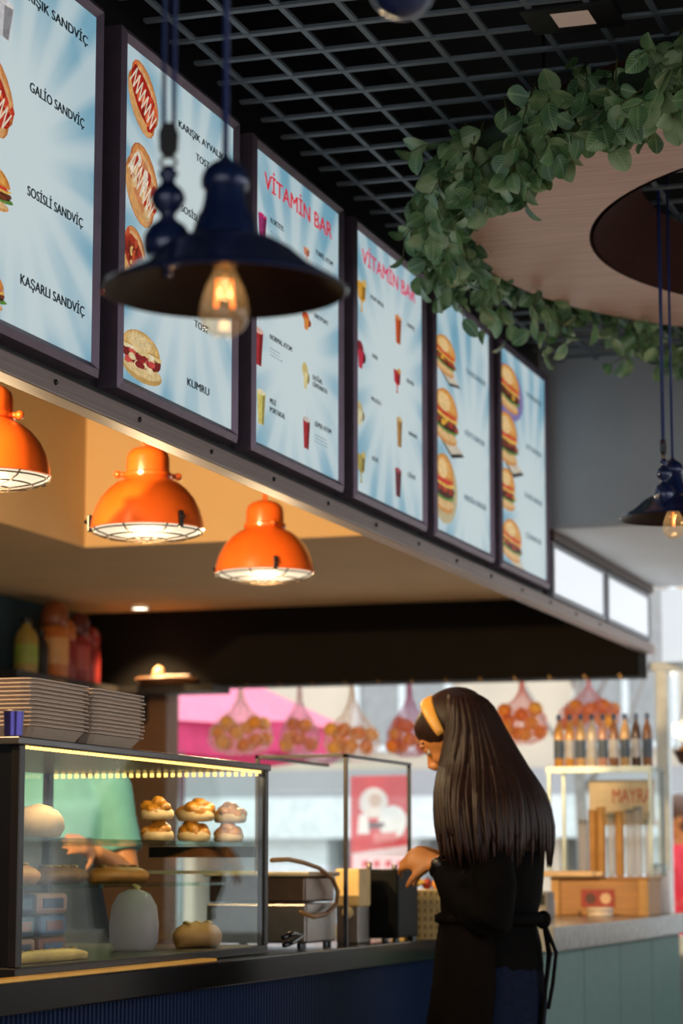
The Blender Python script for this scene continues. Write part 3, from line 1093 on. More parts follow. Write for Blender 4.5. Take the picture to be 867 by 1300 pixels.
def leaf_mat():
    m = bpy.data.materials.new('veined_leaf')
    m.use_nodes = True
    nt = m.node_tree
    N, Lk = nt.nodes, nt.links
    b = N['Principled BSDF']
    uv = N.new('ShaderNodeUVMap')
    sp = N.new('ShaderNodeSeparateXYZ')
    Lk.new(uv.outputs[0], sp.inputs[0])
    # side veins: |u-.5| against v
    ab = N.new('ShaderNodeMath'); ab.operation = 'SUBTRACT'; ab.inputs[1].default_value = .5
    Lk.new(sp.outputs['X'], ab.inputs[0])
    a2 = N.new('ShaderNodeMath'); a2.operation = 'ABSOLUTE'
    Lk.new(ab.outputs[0], a2.inputs[0])
    m1_ = N.new('ShaderNodeMath'); m1_.operation = 'MULTIPLY_ADD'; m1_.inputs[1].default_value = -.9
    Lk.new(a2.outputs[0], m1_.inputs[0]); Lk.new(sp.outputs['Y'], m1_.inputs[2])
    m2_ = N.new('ShaderNodeMath'); m2_.operation = 'MULTIPLY'; m2_.inputs[1].default_value = 50
    Lk.new(m1_.outputs[0], m2_.inputs[0])
    si = N.new('ShaderNodeMath'); si.operation = 'SINE'
    Lk.new(m2_.outputs[0], si.inputs[0])
    vr = N.new('ShaderNodeMapRange')
    vr.inputs[1].default_value, vr.inputs[2].default_value = .55, 1.0
    Lk.new(si.outputs[0], vr.inputs[0])
    mid = N.new('ShaderNodeMapRange')
    mid.inputs[1].default_value, mid.inputs[2].default_value = .05, .01
    Lk.new(a2.outputs[0], mid.inputs[0])
    mxv = N.new('ShaderNodeMath'); mxv.operation = 'MAXIMUM'
    Lk.new(vr.outputs[0], mxv.inputs[0]); Lk.new(mid.outputs[0], mxv.inputs[1])
    ge = N.new('ShaderNodeNewGeometry')
    nz = N.new('ShaderNodeTexNoise'); nz.inputs['Scale'].default_value = 14; nz.inputs['Detail'].default_value = 1
    Lk.new(ge.outputs['Position'], nz.inputs['Vector'])
    rp_ = N.new('ShaderNodeValToRGB')
    e = rp_.color_ramp.elements
    e[0].position, e[0].color = .36, (*lin('#35603a'), 1)
    e[1].position, e[1].color = .66, (*lin('#9db083'), 1)
    x = e.new(.5); x.color = (*lin('#5c8550'), 1)
    Lk.new(nz.outputs['Fac'], rp_.inputs[0])
    mx = N.new('ShaderNodeMix'); mx.data_type = 'RGBA'
    mx.inputs['B'].default_value = (*lin('#a9bd8f'), 1)
    sc_ = N.new('ShaderNodeMath'); sc_.operation = 'MULTIPLY'; sc_.inputs[1].default_value = .5
    Lk.new(mxv.outputs[0], sc_.inputs[0])
    Lk.new(sc_.outputs[0], mx.inputs['Factor'])
    Lk.new(rp_.outputs[0], mx.inputs['A'])
    Lk.new(mx.outputs['Result'], b.inputs['Base Color'])
    b.inputs['Roughness'].default_value = .36
    return m


LEAF = leaf_mat()


def leaf_geo(fold, curl):
    """ovate leaf 1 long: 7 rows of 3 points, folded on the midrib"""
    rows = [(0, .02), (.1, .19), (.28, .33), (.5, .37), (.72, .31), (.9, .17), (1, .02)]
    vs, uv = [], []
    for v, w in rows:
        z = curl * (v - .5) ** 2 * -1 + curl * .25
        for sg in (-1, 0, 1):
            vs.append((sg * w, v, z + abs(sg) * w * fold + .02 * sin(v * 9) * abs(sg)))
            uv.append((.5 + sg * w, v))
    fs = []
    for i in range(6):
        for j in range(2):
            a = i * 3 + j
            fs.append((a, a + 1, a + 4, a + 3))
    return vs, fs, uv


LG = [leaf_geo(f, c) for f, c in ((.35, .35), (.15, .5), (.5, .15), (.25, -.3))]


def leaf_mesh(k):
    vs, fs, uv = LG[k]
    me = bpy.data.meshes.new('leaf')
    me.from_pydata(vs, [], fs)
    ul = me.uv_layers.new(name='UVMap')
    for lp in me.loops:
        ul.data[lp.index].uv = uv[lp.vertex_index]
    me.materials.append(LEAF)
    me.polygons.foreach_set('use_smooth', [True] * len(me.polygons))
    return me


LM = [leaf_mesh(k) for k in range(4)]
gar = thing('leaf_garland', 'thick garland of green veined leaves wound round the plywood ring', 'garland', (RC.x, RC.y, RZ))
rng = random.Random(11)
leaves, stems = [], MB()
NS = 300
for i in range(NS + 80):
    # the arc of the ring on this side of the room (the far right lies outside the photograph)
    a = radians(70 + 235 * (i + rng.random()) / NS) if i < NS else radians(rng.uniform(175, 300))
    near = max(0., -sin(a))
    rr = RO + rng.uniform(-.01, .11)
    base = Vector((rr * cos(a), rr * sin(a), rng.uniform(.0, .11) + .03 + .02 * near))
    out = Vector((cos(a), sin(a), 0))
    tg = Vector((-sin(a), cos(a), 0))
    dr = (out * rng.uniform(-.35 + .3 * near, .8) + tg * rng.uniform(-1, 1) + Vector((0, 0, rng.uniform(-1.0, .35)))).normalized()
    ln = rng.uniform(.09, .2)
    if near > .3 and rng.random() < .45:       # longer sprays droop over the near rim
        dr = (out * rng.uniform(-.2, .3) + tg * rng.uniform(-.7, .7) + Vector((0, 0, -1))).normalized()
        ln *= 1.1
    pts = [base + dr * ln * q + Vector((0, 0, -.10 * ln / .2 * q * q)) for q in (0, .33, .66, 1)]
    for q in pts:
        lo_ = -.09 + .10 * near
        if q.z < lo_:
            q.z = lo_ + .2 * (q.z - lo_)
        q.z = min(q.z, .15)
        e_ = Vector((q.x, q.y, 0))
        if e_.x + RC.x < -1.75:
            q.x = -1.75 - RC.x
    stems.tube(pts, [.0022, .002, .0016, .001], 4)
    for q in range(5):
        f = (q + .6) / 5
        j = min(2, int(f * 3))
        p = pts[j].lerp(pts[j + 1], f * 3 - j)
        ax = (pts[j + 1] - pts[j]).normalized()
        side = ax.orthogonal().normalized()
        side = Matrix.Rotation(q * 2.4 + i, 3, ax) @ side
        d = (ax * rng.uniform(.2, .9) + side * rng.uniform(.6, 1.1) + Vector((0, 0, -.25))).normalized()
        nrm = d.orthogonal().normalized()
        nrm = Matrix.Rotation(rng.uniform(0, 6.28), 3, d) @ nrm
        # most blades turn a face outward and down
        want = (out * rng.uniform(.0, .8) - tg * 0 + Vector((rng.uniform(-.5, .5), -.4 + rng.uniform(-.5, .5), -.5))).normalized()
        nn = want - d * want.dot(d)
        if nn.length > .2:
            nrm = nn.normalized()
        sz = rng.uniform(.045, .074)
        xx = d.cross(nrm)
        M = Matrix(((xx.x * sz, d.x * sz, nrm.x * sz, p.x), (xx.y * sz, d.y * sz, nrm.y * sz, p.y), (xx.z * sz, d.z * sz, nrm.z * sz, p.z), (0, 0, 0, 1)))
        tip = M @ Vector((0, 1, 0))
        if tip.x + RC.x < -1.80 or max(tip.z, p.z) > .175:
            continue
        leaves.append((M, rng.randrange(4)))


def leaf_rank(L):
    c = L[0].translation + Vector((RC.x, RC.y, RZ))
    v = c - CAMP
    dd = v.dot(FWD)
    x, y = PCX + FPX * v.dot(RGT) / dd, PCY - FPX * v.dot(UPV) / dd
    inside = 0 < x < 867 and 0 < y < 480
    return (0 if inside else 10) + dd * .25 + c.z * 1.5 - 4.2 + abs(hash((round(x * 7), round(y * 7))) % 100) / 100


leaves.sort(key=leaf_rank)
for M, k in leaves[:300]:
    o = bpy.data.objects.new('leaf', LM[k])
    COL.objects.link(o)
    o.parent = gar
    o.matrix_local = M
vs, fs, uvs = [], [], []
for M, k in leaves[300:]:
    a = len(vs)
    gv, gf, gu = LG[k]
    vs += [tuple(M @ Vector(v)) for v in gv]
    fs += [tuple(i + a for i in f) for f in gf]
    uvs += gu
me = bpy.data.meshes.new('foliage')
me.from_pydata(vs, [], fs)
ul = me.uv_layers.new(name='UVMap')
for lp in me.loops:
    ul.data[lp.index].uv = uvs[lp.vertex_index]
me.materials.append(LEAF)
me.polygons.foreach_set('use_smooth', [True] * len(me.polygons))
fo = bpy.data.objects.new('foliage', me)
COL.objects.link(fo)
fo.parent = gar
fo['kind'] = 'stuff'
so = stems.build('twigs', mat('green_twig', '#5a5a2e', .6), gar, True)
so['kind'] = 'stuff'
# bound core that carries the sprays
MB().tube([((RO + .05) * cos(a), (RO + .05) * sin(a), .085) for a in [radians(68 + 2.5 * i) for i in range(97)]], .035, 8).build('garland_core', mat('dark_green_core', '#1a2a18', .8), gar, True)
# ------------------------------------------------------------------ counters
GRANITE = mat('black_granite', '#0a0808', .16, 0, var=.35, scale=60, spec=.28)
BLUEP = mat('navy_fluted_front', '#0d2040', .55, var=.08, spec=.12)
GREENP = mat('sea_green_front', '#527570', .5, var=.06)
STONE = mat('grey_polished_stone', '#8d8a88', .2, .1, var=.2, scale=30)
CT = .985
cn = thing('service_counter', 'long counter with black granite top and navy blue fluted front', 'counter', (-2.0, 3.0, 0))
MB().box(-.74, .01, -.6, 4.2, .925, CT).build('worktop', GRANITE, cn, bevel=.004)
MB().box(-.70, -.055, -.6, 4.2, 0, .925).build('body', BLUEP, cn)
fl = MB()
y = -.6
while y < 4.2:
    fl.prism([(-.055, y), (-.046, y + .004), (-.046, y + .012), (-.055, y + .016)], 2, .08, .925)
    y += .021
f_ = fl.build('front_fluting', BLUEP, cn)
f_['kind'] = 'stuff'
MB().box(-.03, .004, .2, 2.2, CT, CT + .006).build('edge_glint', mat('painted_edge_glint', '#b98a3c', .3, .6, emit='#ffb040', es=.22), cn)  # glowing strip stands in for a warm highlight on the polished edge
cr = thing('end_counter', 'pale stone topped counter with sea green front by the window', 'counter', (-1.70, 7.215, 0))
poly = [(-.75, 0), (0.015, 0)] + [(.015 + .02 * sin(i / 8 * pi), 2.36 * i / 8) for i in range(1, 9)] + [(-.75, 2.36)]
MB().prism(poly, 2, .94, 1.015).build('worktop', STONE, cr, bevel=.004)
MB().box(-.72, -.03, .005, 2.32, 0, .94).build('front_panel', GREENP, cr)
for kk in range(4):
    MB().box(-.03, -.024, .005 + .578 * kk + .01, .005 + .578 * (kk + 1), .06, .93).build('facing_panel', GREENP, cr, bevel=.002)
MB().box(-.70, -.05, .05, 2.3, 0, .001).build('plinth', BLACKM, cr)

# ------------------------------------------------------------------ glass display case on the counter
CX0, CY0, CL, CD, CH = -2.035, 4.24, 1.41, .60, .455
dc = thing('display_case', 'glass pastry display case with led strips on the black counter', 'display case', (CX0, CY0, CT + .001))
CASEM = mat('case_dark_metal', '#2b2622', .35, .6)
MB().box(-CD, .0, 0, CL, 0, .02).build('base', CASEM, dc, bevel=.003)
MB().box(-CD, .004, -.01, CL + .008, CH - .012, CH + .004).build('top_plate', mat('case_top_grey', '#57514c', .3, .5), dc, bevel=.003)
for (px_, py_) in ((-.02, 0), (-.02, CL - .025), (-CD, 0), (-CD, CL - .025)):
    MB().box(px_, px_ + .02, py_, py_ + .025, .02, CH - .012).build('post', CASEM, dc, bevel=.002)
MB().box(-CD + .02, -.02, .004, .014, .02, CH - .012).build('side_panel', mat('black_side_panel', '#0d0b0c', .3), dc)
MB().box(-.010, -.004, .025, CL - .025, .02, CH - .012).build('front_pane', CLEAR, dc)
MB().box(-CD + .02, -.02, CL - .012, CL - .007, .02, CH - .012).build('end_pane', CLEAR, dc)
MB().box(-CD + .004, -CD + .009, .025, CL - .025, .02, CH - .012).build('back_pane', CLEAR, dc)
SHG = glass('green_shelf_glass', (.82, .93, .87), .6)
SZ = .268
MB().box(-CD + .02, -.03, .03, CL - .03, SZ - .008, SZ).build('shelf', SHG, dc)
MB().box(-CD + .02, -.10, .03, CL - .03, .165, .172).build('shelf', SHG, dc)
MB().box(-.30, -.02, CL - .045, CL - .03, SZ - .036, SZ - .009).build('shelf_rail', mat('case_black_rail', '#15100d', .4), dc, bevel=.002)
MB().box(-.42, -.02, CL - .045, CL - .035, .192, .2).build('shelf_rail', mat('cream_rail', '#d9c49a', .4), dc)
LED = glow('warm_led', '#ffcf70', 2.6)
ledb = MB()
for i in range(68):
    ledb.box(-.014, -.009, .03 + .02 * i, .038 + .02 * i, CH - .018, CH - .012)
o = ledb.build('led_beads', LED, dc)
o['kind'] = 'stuff'
ledb = MB()
for i in range(30):
    x = -.025 - .0187 * i
    ledb.box(x - .004, x + .004, CL - .018, CL - .013, CH - .024, CH - .014)
o = ledb.build('led_beads', LED, dc)
o['kind'] = 'stuff'
MB().box(-.02, -.006, .025, CL - .025, CH - .012, CH - .0115).build('led_tape', glow('led_tape_glow', '#ffcf70', .8), dc)
ll = light('case_led_light', 'AREA', (0, 0, 0), 3.0, (1, .8, .5), .05)
ll.data.shape = 'RECTANGLE'
ll.data.size, ll.data.size_y = .01, 1.3
ll.parent = dc
ll.location = (-.03, CL / 2, CH - .025)

# pastries on the upper glass shelf
GOLD = mat('glazed_golden_crust', '#c07a1e', .3, var=.45, scale=45, bump=.5, bscale=70, coat=.4)
PALE = mat('pale_dough', '#d9b27c', .6, var=.2, scale=30)
BEIGEB = mat('floury_bun', '#c9a57a', .7, var=.2, scale=20)


def pastry(label, loc, s, seed):
    t = thing('pastry', label, 'pastry', loc, seed * 1.3, 'golden pastries on the glass shelf')
    r = random.Random(seed)
    b = MB().lathe([(.02 * s, 0), (.034 * s, .002), (.038 * s, .010 * s), (.036 * s, .02 * s), (.03 * s, .024 * s)], 20)
    b.build('base', PALE, t, True)
    m_ = MB()
    for i in range(12):
        a = i * 2 * pi / 9 + r.uniform(-.3, .3)
        k = .4 if i > 8 else 1
        m_.ball((.022 * s * cos(a) * k, .022 * s * sin(a) * k, (.022 if k == 1 else .034) * s + r.uniform(-.006, .007)), (.016 * s * r.uniform(.8, 1.3), .014 * s * r.uniform(.8, 1.3), .014 * s * r.uniform(.8, 1.2)), 12, 8)
    remesh(m_.build('crust', GOLD, t, True), .0035, 3)
    return t


zs = CT + .001 + SZ
spots = [(200, -2.14, 0, 'lower left'), (246, -2.14, 0, 'lower middle'), (290, -2.14, 0, 'lower right'), (199, -2.14, 1, 'upper left'), (248, -2.14, 1, 'upper middle'), (292, -2.14, 1, 'upper right')]
for i, (px, x, up_, w) in enumerate(spots):
    p = at(px, 1060, x=x)
    pastry('glossy golden pastry on the glass shelf, %s of the pile' % w, (p.x, p.y, zs + up_ * .048), (1.0, 1.05, .98, 1.05, 1.2, 1.1)[i], i + 1)
p = at(48, 1055, x=-2.12)
bn = thing('bread_bun', 'round floury bun at the left end of the glass shelf', 'bread', (p.x, p.y, zs))
MB().lathe([(.01, 0), (.045, .002), (.055, .02), (.052, .04), (.04, .055), (.02, .063), (.004, .065)], 24).build('crumb', BEIGEB, bn, True)
MB().tube([(-.03, 0, .0585), (0, .004, .0655), (.03, 0, .0585)], .004, 6).build('score', PALE, bn, True)


def loaf(name, label, loc, L, W, H, m, rz, marks=4):
    t = thing(name, label, 'bread', loc, rz)
    rings = []
    for i in range(13):
        u = -1 + 2 * i / 12
        k = max(.12, (1 - abs(u) ** 3.2)) ** .6
        rings.append([(u * L / 2, W / 2 * k * cos(a), max(0, H * .45 + H * .55 * sin(a) * k if sin(a) > 0 else H * .45 * (1 + sin(a) * 1))) for a in [j * 2 * pi / 16 for j in range(16)]])
    MB().loft(rings).build('crust', m, t, True)
    for i in range(marks):
        u = (-.5 + (i + .5) / marks) * L * .8
        MB().tube([(u - W * .12, -W * .22, H * .97), (u, 0, H * 1.0), (u + W * .12, W * .22, H * .97)], H * .06, 6).build('score', PALE, t, True)
    return t


z2 = CT + .001 + .172
loaf('flat_loaf', 'orange brown flat loaf under the left end of the glass shelf', (-2.25, 4.62, z2), .22, .1, .045, mat('orange_crust', '#c27a35', .5, var=.25, scale=25), 1.4)
loaf('flat_loaf', 'brown seeded loaf under the middle of the glass shelf', (-2.3, 5.0, z2), .2, .1, .04, mat('seeded_crust', '#7a4d24', .6, var=.4, scale=60), 1.5)
loaf('flat_loaf', 'toasted loaf under the glass shelf beside the black rail', (-2.32, 5.38, z2), .2, .1, .04, mat('orange_crust', '#c27a35', .5), 1.3)
z0 = CT + .021
loaf('baguette', 'thin pale baguette lying low in the display case', (-2.10, 4.52, z0), .36, .035, .026, mat('baguette_crust', '#d6a85c', .5, var=.2), 1.55, 6)
loaf('bread_roll', 'brown bread roll at the foot of the case near the right post', (-2.13, 5.42, z0), .14, .085, .06, mat('brown_roll_crust', '#b07a45', .6), 1.2, 3)
BLU = [mat('blue_wrapper', '#2c4a72', .4), mat('dark_blue_wrapper', '#1b2c4c', .4), mat('red_wrapper', '#6e2f2c', .45), mat('slate_wrapper', '#40566a', .4), mat('rose_wrapper', '#9a6a62', .45)]
kq = 0
for iy in range(3):
    for iz in range(3):
        kq += 1
        t = thing('snack_pack', ['slate blue', 'dark blue', 'dull red', 'greyish', 'rosy'][kq % 5] + ' wrapped snack pack, %s layer %s row in the case' % (('bottom', 'middle', 'top')[iz], ('near', 'second', 'third')[iy]),
                  'snack pack', (-2.27, 4.42 + .155 * iy, z0 + .03 + .045 * iz if False else z0 + .046 * iz), .05 * (kq % 3 - 1), 'snack packs in the case')
        MB().box(-.085, .085, -.07, .07, 0, .043).build('wrapper', BLU[[3, 1, 2, 0, 4][kq % 5]], t, bevel=.008)
        MB().box(.0845, .0865, -.045, .045, .012, .032).build('label_band', BLU[[4, 3, 0, 2, 1][kq % 5]], t)
# cloudy dome built to stand in for a reflection in the glass
t = thing('reflection_dome', 'domed cloudy shape standing in for a reflection in the case glass', 'plastic bag', (-2.2, 5.2, z0))
MB().lathe([(.045, 0), (.055, .02), (.057, .06), (.052, .10), (.036, .128), (.014, .138), (.005, .139)], 28).build('bag', glass('cloudy_reflection', (.9, .9, .93), .7, .15, .6, (.74, .62, .68)), t, True)
MB().tube([(0, 0, .134), (.01, .0, .142), (-.005, .004, .146)], .006, 8).build('twist', PALE, t, True)

# foam trays stacked on top of the case, and a small cup
FOAM = mat('white_foam', '#bca48f', .6, var=.05)
tw, tl_, th_ = .29, .295, .03


def tray_mesh():
    def rect(w, l, z, r=.025):
        pts = []
        for cx, cy, a0 in ((w / 2 - r, l / 2 - r, 0), (-w / 2 + r, l / 2 - r, pi / 2), (-w / 2 + r, -l / 2 + r, pi), (w / 2 - r, -l / 2 + r, 1.5 * pi)):
            for q in range(3):
                a = a0 + q * pi / 4
                pts.append((cx + r * cos(a), cy + r * sin(a), z))
        return pts
    mb = MB()
    mb.loft([rect(tw - .05, tl_ - .05, 0), rect(tw - .014, tl_ - .014, th_ - .004), rect(tw, tl_, th_ - .003), rect(tw, tl_, th_), rect(tw - .016, tl_ - .016, th_),
             rect(tw - .054, tl_ - .054, .004)])
    me = mb.mesh('foam_tray')
    me.materials.append(FOAM)
    return me


TM = tray_mesh()
ORD = ['topmost of'] + [w + ' from the top of' for w in ('second', 'third', 'fourth', 'fifth', 'sixth', 'seventh', 'eighth', 'ninth', 'tenth', 'eleventh')] + ['bottom one of']
ztop = CT + .001 + CH + .0045
for sidx, yc in enumerate((4.49, 4.792)):
    for i in range(12):
        o = bpy.data.objects.new('foam_tray', TM)
        COL.objects.link(o)
        o.location = (-2.06 - tw / 2 + random.uniform(-.002, .002), yc + random.uniform(-.002, .002), ztop + .0083 * i)
        lab = 'white foam tray, %s the %s stack on the display case' % (ORD[11 - i], ('left', 'right')[sidx])
        tag(o, lab, 'food tray', 'foam trays stacked on the case, ' + ('left stack', 'right stack')[sidx])
cp = thing('metal_cup', 'small shiny purple blue cup on the case beside the foam trays', 'cup', (-2.062, 4.265, ztop))
MB().lathe([(.016, 0), (.018, .002), (.02, .05), (.0185, .05), (.0165, .004)], 24).build('body', mat('violet_metal', '#4b4488', .25, .8), cp, True, angle=40)
MB().lathe([(.0205, .048), (.021, .05), (.0205, .052), (.0185, .051)], 24, cap=False).build('rim', STEEL, cp, True)

# ------------------------------------------------------------------ machines on the counter beyond the case
ST2 = mat('warm_steel', '#9a8f86', .3, .85, var=.12)
t = thing('steel_warmer', 'low stainless steel food warmer beside the display case', 'warmer', (-2.19, 6.16, CT))
MB().box(-.16, .12, -.12, .13, .012, .115).build('body', ST2, t, bevel=.006)
MB().box(-.155, .115, -.115, .125, .118, .185).build('hood', mat('brown_steel', '#7c6455', .3, .8), t, bevel=.006)
MB().box(-.17, .13, -.125, .135, .185, .197).build('lid', mat('cream_lid', '#d8c39a', .4), t, bevel=.004)
for sx, sy in ((-.14, -.1), (.1, -.1), (-.14, .11), (.1, .11)):
    MB().lathe([(.012, 0), (.012, .012)], 12, (sx, sy, 0)).build('foot', BLACKM, t)
hs = [at(px, py, x=-2.05) for px, py in ((345, 1092), (366, 1091), (385, 1095), (405, 1102), (422, 1115), (429, 1132), (427, 1148), (415, 1160), (398, 1164), (382, 1158))]
tag(MB().tube(hs, .006, 8).build('gas_hose', mat('tan_hose', '#b98548', .45), None, True), 'looped tan rubber hose in front of the steel warmer', 'hose')
hs = [at(px, py, x=-2.04) for px, py in ((360, 1190), (372, 1185), (384, 1188), (372, 1196), (361, 1200))]
tag(MB().tube(hs, .007, 8).build('power_cord', BLACKM, None, True), 'coiled black power cord at the foot of the warmer', 'cord')
a = at(444, 1195, z=CT)
t = thing('towel_dispenser', 'narrow steel and cream dispenser beside the black toaster', 'dispenser', (at(442, 1150, y=6.43).x, 6.47, CT))
MB().box(-.035, .03, -.04, .06, 0, .125).build('body', ST2, t, bevel=.004)
MB().box(-.037, .034, -.045, .062, .1, .205).build('cream_front', mat('cream_cover', '#dcb878', .5), t, bevel=.006)
MB().lathe([(.002, 0), (.015, 0), (.017, .004), (.013, .008)], 16).build('knob', mat('cream_knob', '#f2d8a0', .4), t, True, loc=(0, -.04, .085), rot=(pi / 2, 0, 0))
t = thing('toaster', 'tall plain black toaster box on the counter', 'toaster', (at(484, 1150, y=6.6).x, 6.66, CT))
MB().box(-.055, .05, -.06, .14, .01, .2).build('body', mat('matt_black_box', '#070606', .6, spec=.12), t, bevel=.006)
MB().box(-.045, .04, -.02, .01, .199, .203).build('slot', DARKSTEEL, t)
MB().box(-.045, .04, .05, .08, .199, .203).build('slot', DARKSTEEL, t)
MB().tube([(-.04, -.045, .2), (-.04, -.045, .222)], .008, 8).build('knob', STEEL, t, True)
MB().tube([(.035, -.045, .2), (.035, -.045, .215)], .008, 8).build('knob', STEEL, t, True)
for sx, sy in ((-.045, -.05), (.04, -.05), (-.045, .12), (.04, .12)):
    MB().lathe([(.01, 0), (.01, .011)], 10, (sx, sy, 0)).build('foot', BLACKM, t)
# glass guard with dark edges above the machines
t = thing('glass_guard', 'clear glass sneeze guard with thin dark frame above the machines', 'glass guard', (-2.04, 6.28, CT))
gz = .505
MB().box(-.005, .005, -.005, .005, .0, gz).build('post', DARKSTEEL, t)
MB().box(-.26, -.25, -.005, .005, .1985, gz).build('post', DARKSTEEL, t)
MB().box(-.005, .005, .60, .61, 0, gz).build('post', DARKSTEEL, t)
MB().box(-.26, .006, -.006, .006, gz, gz + .008).box(-.006, .006, -.006, .61, gz, gz + .008).box(-.26, -.25, -.006, .61, gz, gz + .008).build('top_frame', DARKSTEEL, t)
MB().box(-.25, -.005, -.002, .002, .215, gz).build('pane', CLEARTHIN, t)
MB().box(-.002, .002, .005, .60, .24, gz).build('pane', CLEARTHIN, t)
MB().box(-.25, 0, 0, .6, gz + .0085, gz + .012).build('top_pane', CLEARTHIN, t)
# stacked cream wafer crates
CREAM = mat('cream_plastic', '#d9b877', .5, var=.08)
for i in range(6):
    t = thing('cream_crate', 'slotted cream plastic crate, %s of the stack before the woman' % ('bottom one', 'second from bottom', 'third from bottom', 'third from top', 'second from top', 'topmost')[i],
              'crate', (-2.025, 7.0, CT + .024 * i), 0, 'cream crates stacked on the counter')
    MB().box(-.072, .072, -.1, .1, 0, .006).build('floor', CREAM, t)
    MB().box(-.075, .075, -.105, -.1, 0, .022).box(-.075, .075, .1, .105, 0, .022).box(-.075, -.07, -.1, .1, 0, .022).box(.07, .075, -.1, .1, 0, .022).build('rim', CREAM, t)
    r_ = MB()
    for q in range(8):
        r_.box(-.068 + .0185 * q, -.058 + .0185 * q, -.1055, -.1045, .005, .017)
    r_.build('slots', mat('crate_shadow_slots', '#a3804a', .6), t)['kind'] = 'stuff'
t = thing('lemon', 'yellow lemon half on top of the cream crates', 'lemon', (-2.05, 6.93, CT + .145))
MB().ball((0, 0, .02), (.035, .026, .02), 16, 10).build('peel', mat('lemon_peel', '#e3b23c', .4, bump=.2, bscale=200), t, True)
MB().ball((.034, 0, .02), (.01, .007, .007), 8, 6).build('stem_end', mat('lemon_tip', '#c79a30', .5), t, True)
for i, (dx, dy, c) in enumerate(((.0, 0, '#a23c2c'), (.045, .03, '#3b3550'), (.04, -.03, '#d08a4a'))):
    t = thing('fruit', ('small red', 'small dark', 'small orange')[i] + ' fruit beside the lemon on the crates', 'fruit', (-2.0 + dx - .02, 7.0 + dy, CT + .143))
    MB().ball((0, 0, .016), .016, 12, 8).build('flesh', mat('small_fruit_%d' % i, c, .4), t, True)
    MB().tube([(0, 0, .03), (.002, .002, .037)], .0015, 5).build('stem', GUARD, t)

# ------------------------------------------------------------------ kitchen background
SHELFM = mat('dark_shelf_wood', '#1d1512', .6)
sh = thing('wall_shelf', 'dark shelf high on the teal kitchen wall', 'shelf', (-4.6, 9.0, 1.965))
MB().box(.0, .26, 0, 1.2, 0, .03).build('board', SHELFM, sh)
for yy in (.15, 1.0):
    MB().box(0, .2, yy, yy + .02, -.12, 0).build('bracket', SHELFM, sh)


def bottle(name, label, loc, h, r, body, cap, group, lab=None, dome=False):
    t = thing(name, label, 'bottle' if name != 'canister' else 'canister', loc, 0, group)
    if dome:
        MB().lathe([(r * .9, 0), (r, .01), (r, h * .6), (r * .86, h * .66)], 20).build('body', body, t, True, angle=40)
        MB().lathe([(r * .86, h * .66), (r * .98, h * .72), (r * .96, h * .86), (r * .6, h * .97), (r * .1, h)], 20).build('cap', cap, t, True)
    else:
        MB().lathe([(r * .85, 0), (r, .006), (r, h * .62), (r * .8, h * .74), (r * .38, h * .84), (r * .36, h * .9)], 20).build('body', body, t, True, angle=40)
        MB().lathe([(r * .44, h * .89), (r * .44, h * .985), (r * .3, h)], 16).build('cap', cap, t, True, angle=40)
    if lab:
        MB().lathe([(r * 1.01, h * .18), (r * 1.02, h * .2), (r * 1.02, h * .5), (r * 1.01, h * .52)], 20, cap=False).build('label_band', lab, t, True)
    return t


BR = mat('brown_syrup', '#8a4a28', .35)
OR = mat('orange_syrup', '#c06a28', .35)
RD = mat('red_syrup', '#8e2a28', .35)
GN = mat('green_label', '#8f9a3c', .5)
YL = mat('yellow_label', '#9c8038', .5)
for i, (yy, h, r, b, c, lb, dm, name) in enumerate(((9.27, .24, .05, YL, BLACKM, GN, False, 'yellow bottle with a green label'), (9.42, .2, .03, SHELFM, BLACKM, None, False, 'slim dark bottle'),
                                             (9.55, .34, .062, OR, BR, mat('pale_label', '#d69a5a', .5), True, 'tall orange canister with a brown dome'),
                                             (9.66, .27, .05, RD, OR, None, True, 'short red canister with orange dome'),
                                             (9.80, .31, .052, RD, mat('maroon_cap', '#5a2326', .4), mat('red_label', '#b4504a', .5), True, 'red canister with maroon dome'),
                                             (9.92, .26, .05, RD, RD, None, True, 'dark red canister at the shelf end'))):
    bottle('canister' if dm else 'bottle', name + ' on the high kitchen shelf', (-4.43, yy, 1.996), h, r, b, c, 'bottles on the high kitchen shelf', lb, dm)
s2 = thing('wall_shelf', 'dark shelf under the header left of the shop window', 'shelf', (-4.6, 10.05, 1.965))
MB().box(.265, .72, -.02, .2, 0, .03).build('board', SHELFM, s2)
MB().box(.3, .32, .1, .2, -.12, 0).build('bracket', SHELFM, s2)
tt = thing('wooden_tray', 'round brown wooden tray tilted on the shelf beside the window', 'tray', (-4.14, 10.13, 1.998))
MB().lathe([(.05, 0), (.12, .004), (.145, .03), (.14, .034), (.115, .012), (.02, .01)], 32).build('dish', mat('brown_tray_wood', '#6b4326', .5), tt, True, angle=40)
MB().ball((-.04, 0, .05), (.03, .03, .045), 12, 8).build('knob', mat('tan_ball', '#8a6848', .5), tt, True)
MB().box(-.02, .12, -.03, .0, .036, .05).build('paddle', mat('grey_paddle', '#8e7f78', .5), tt, bevel=.004)
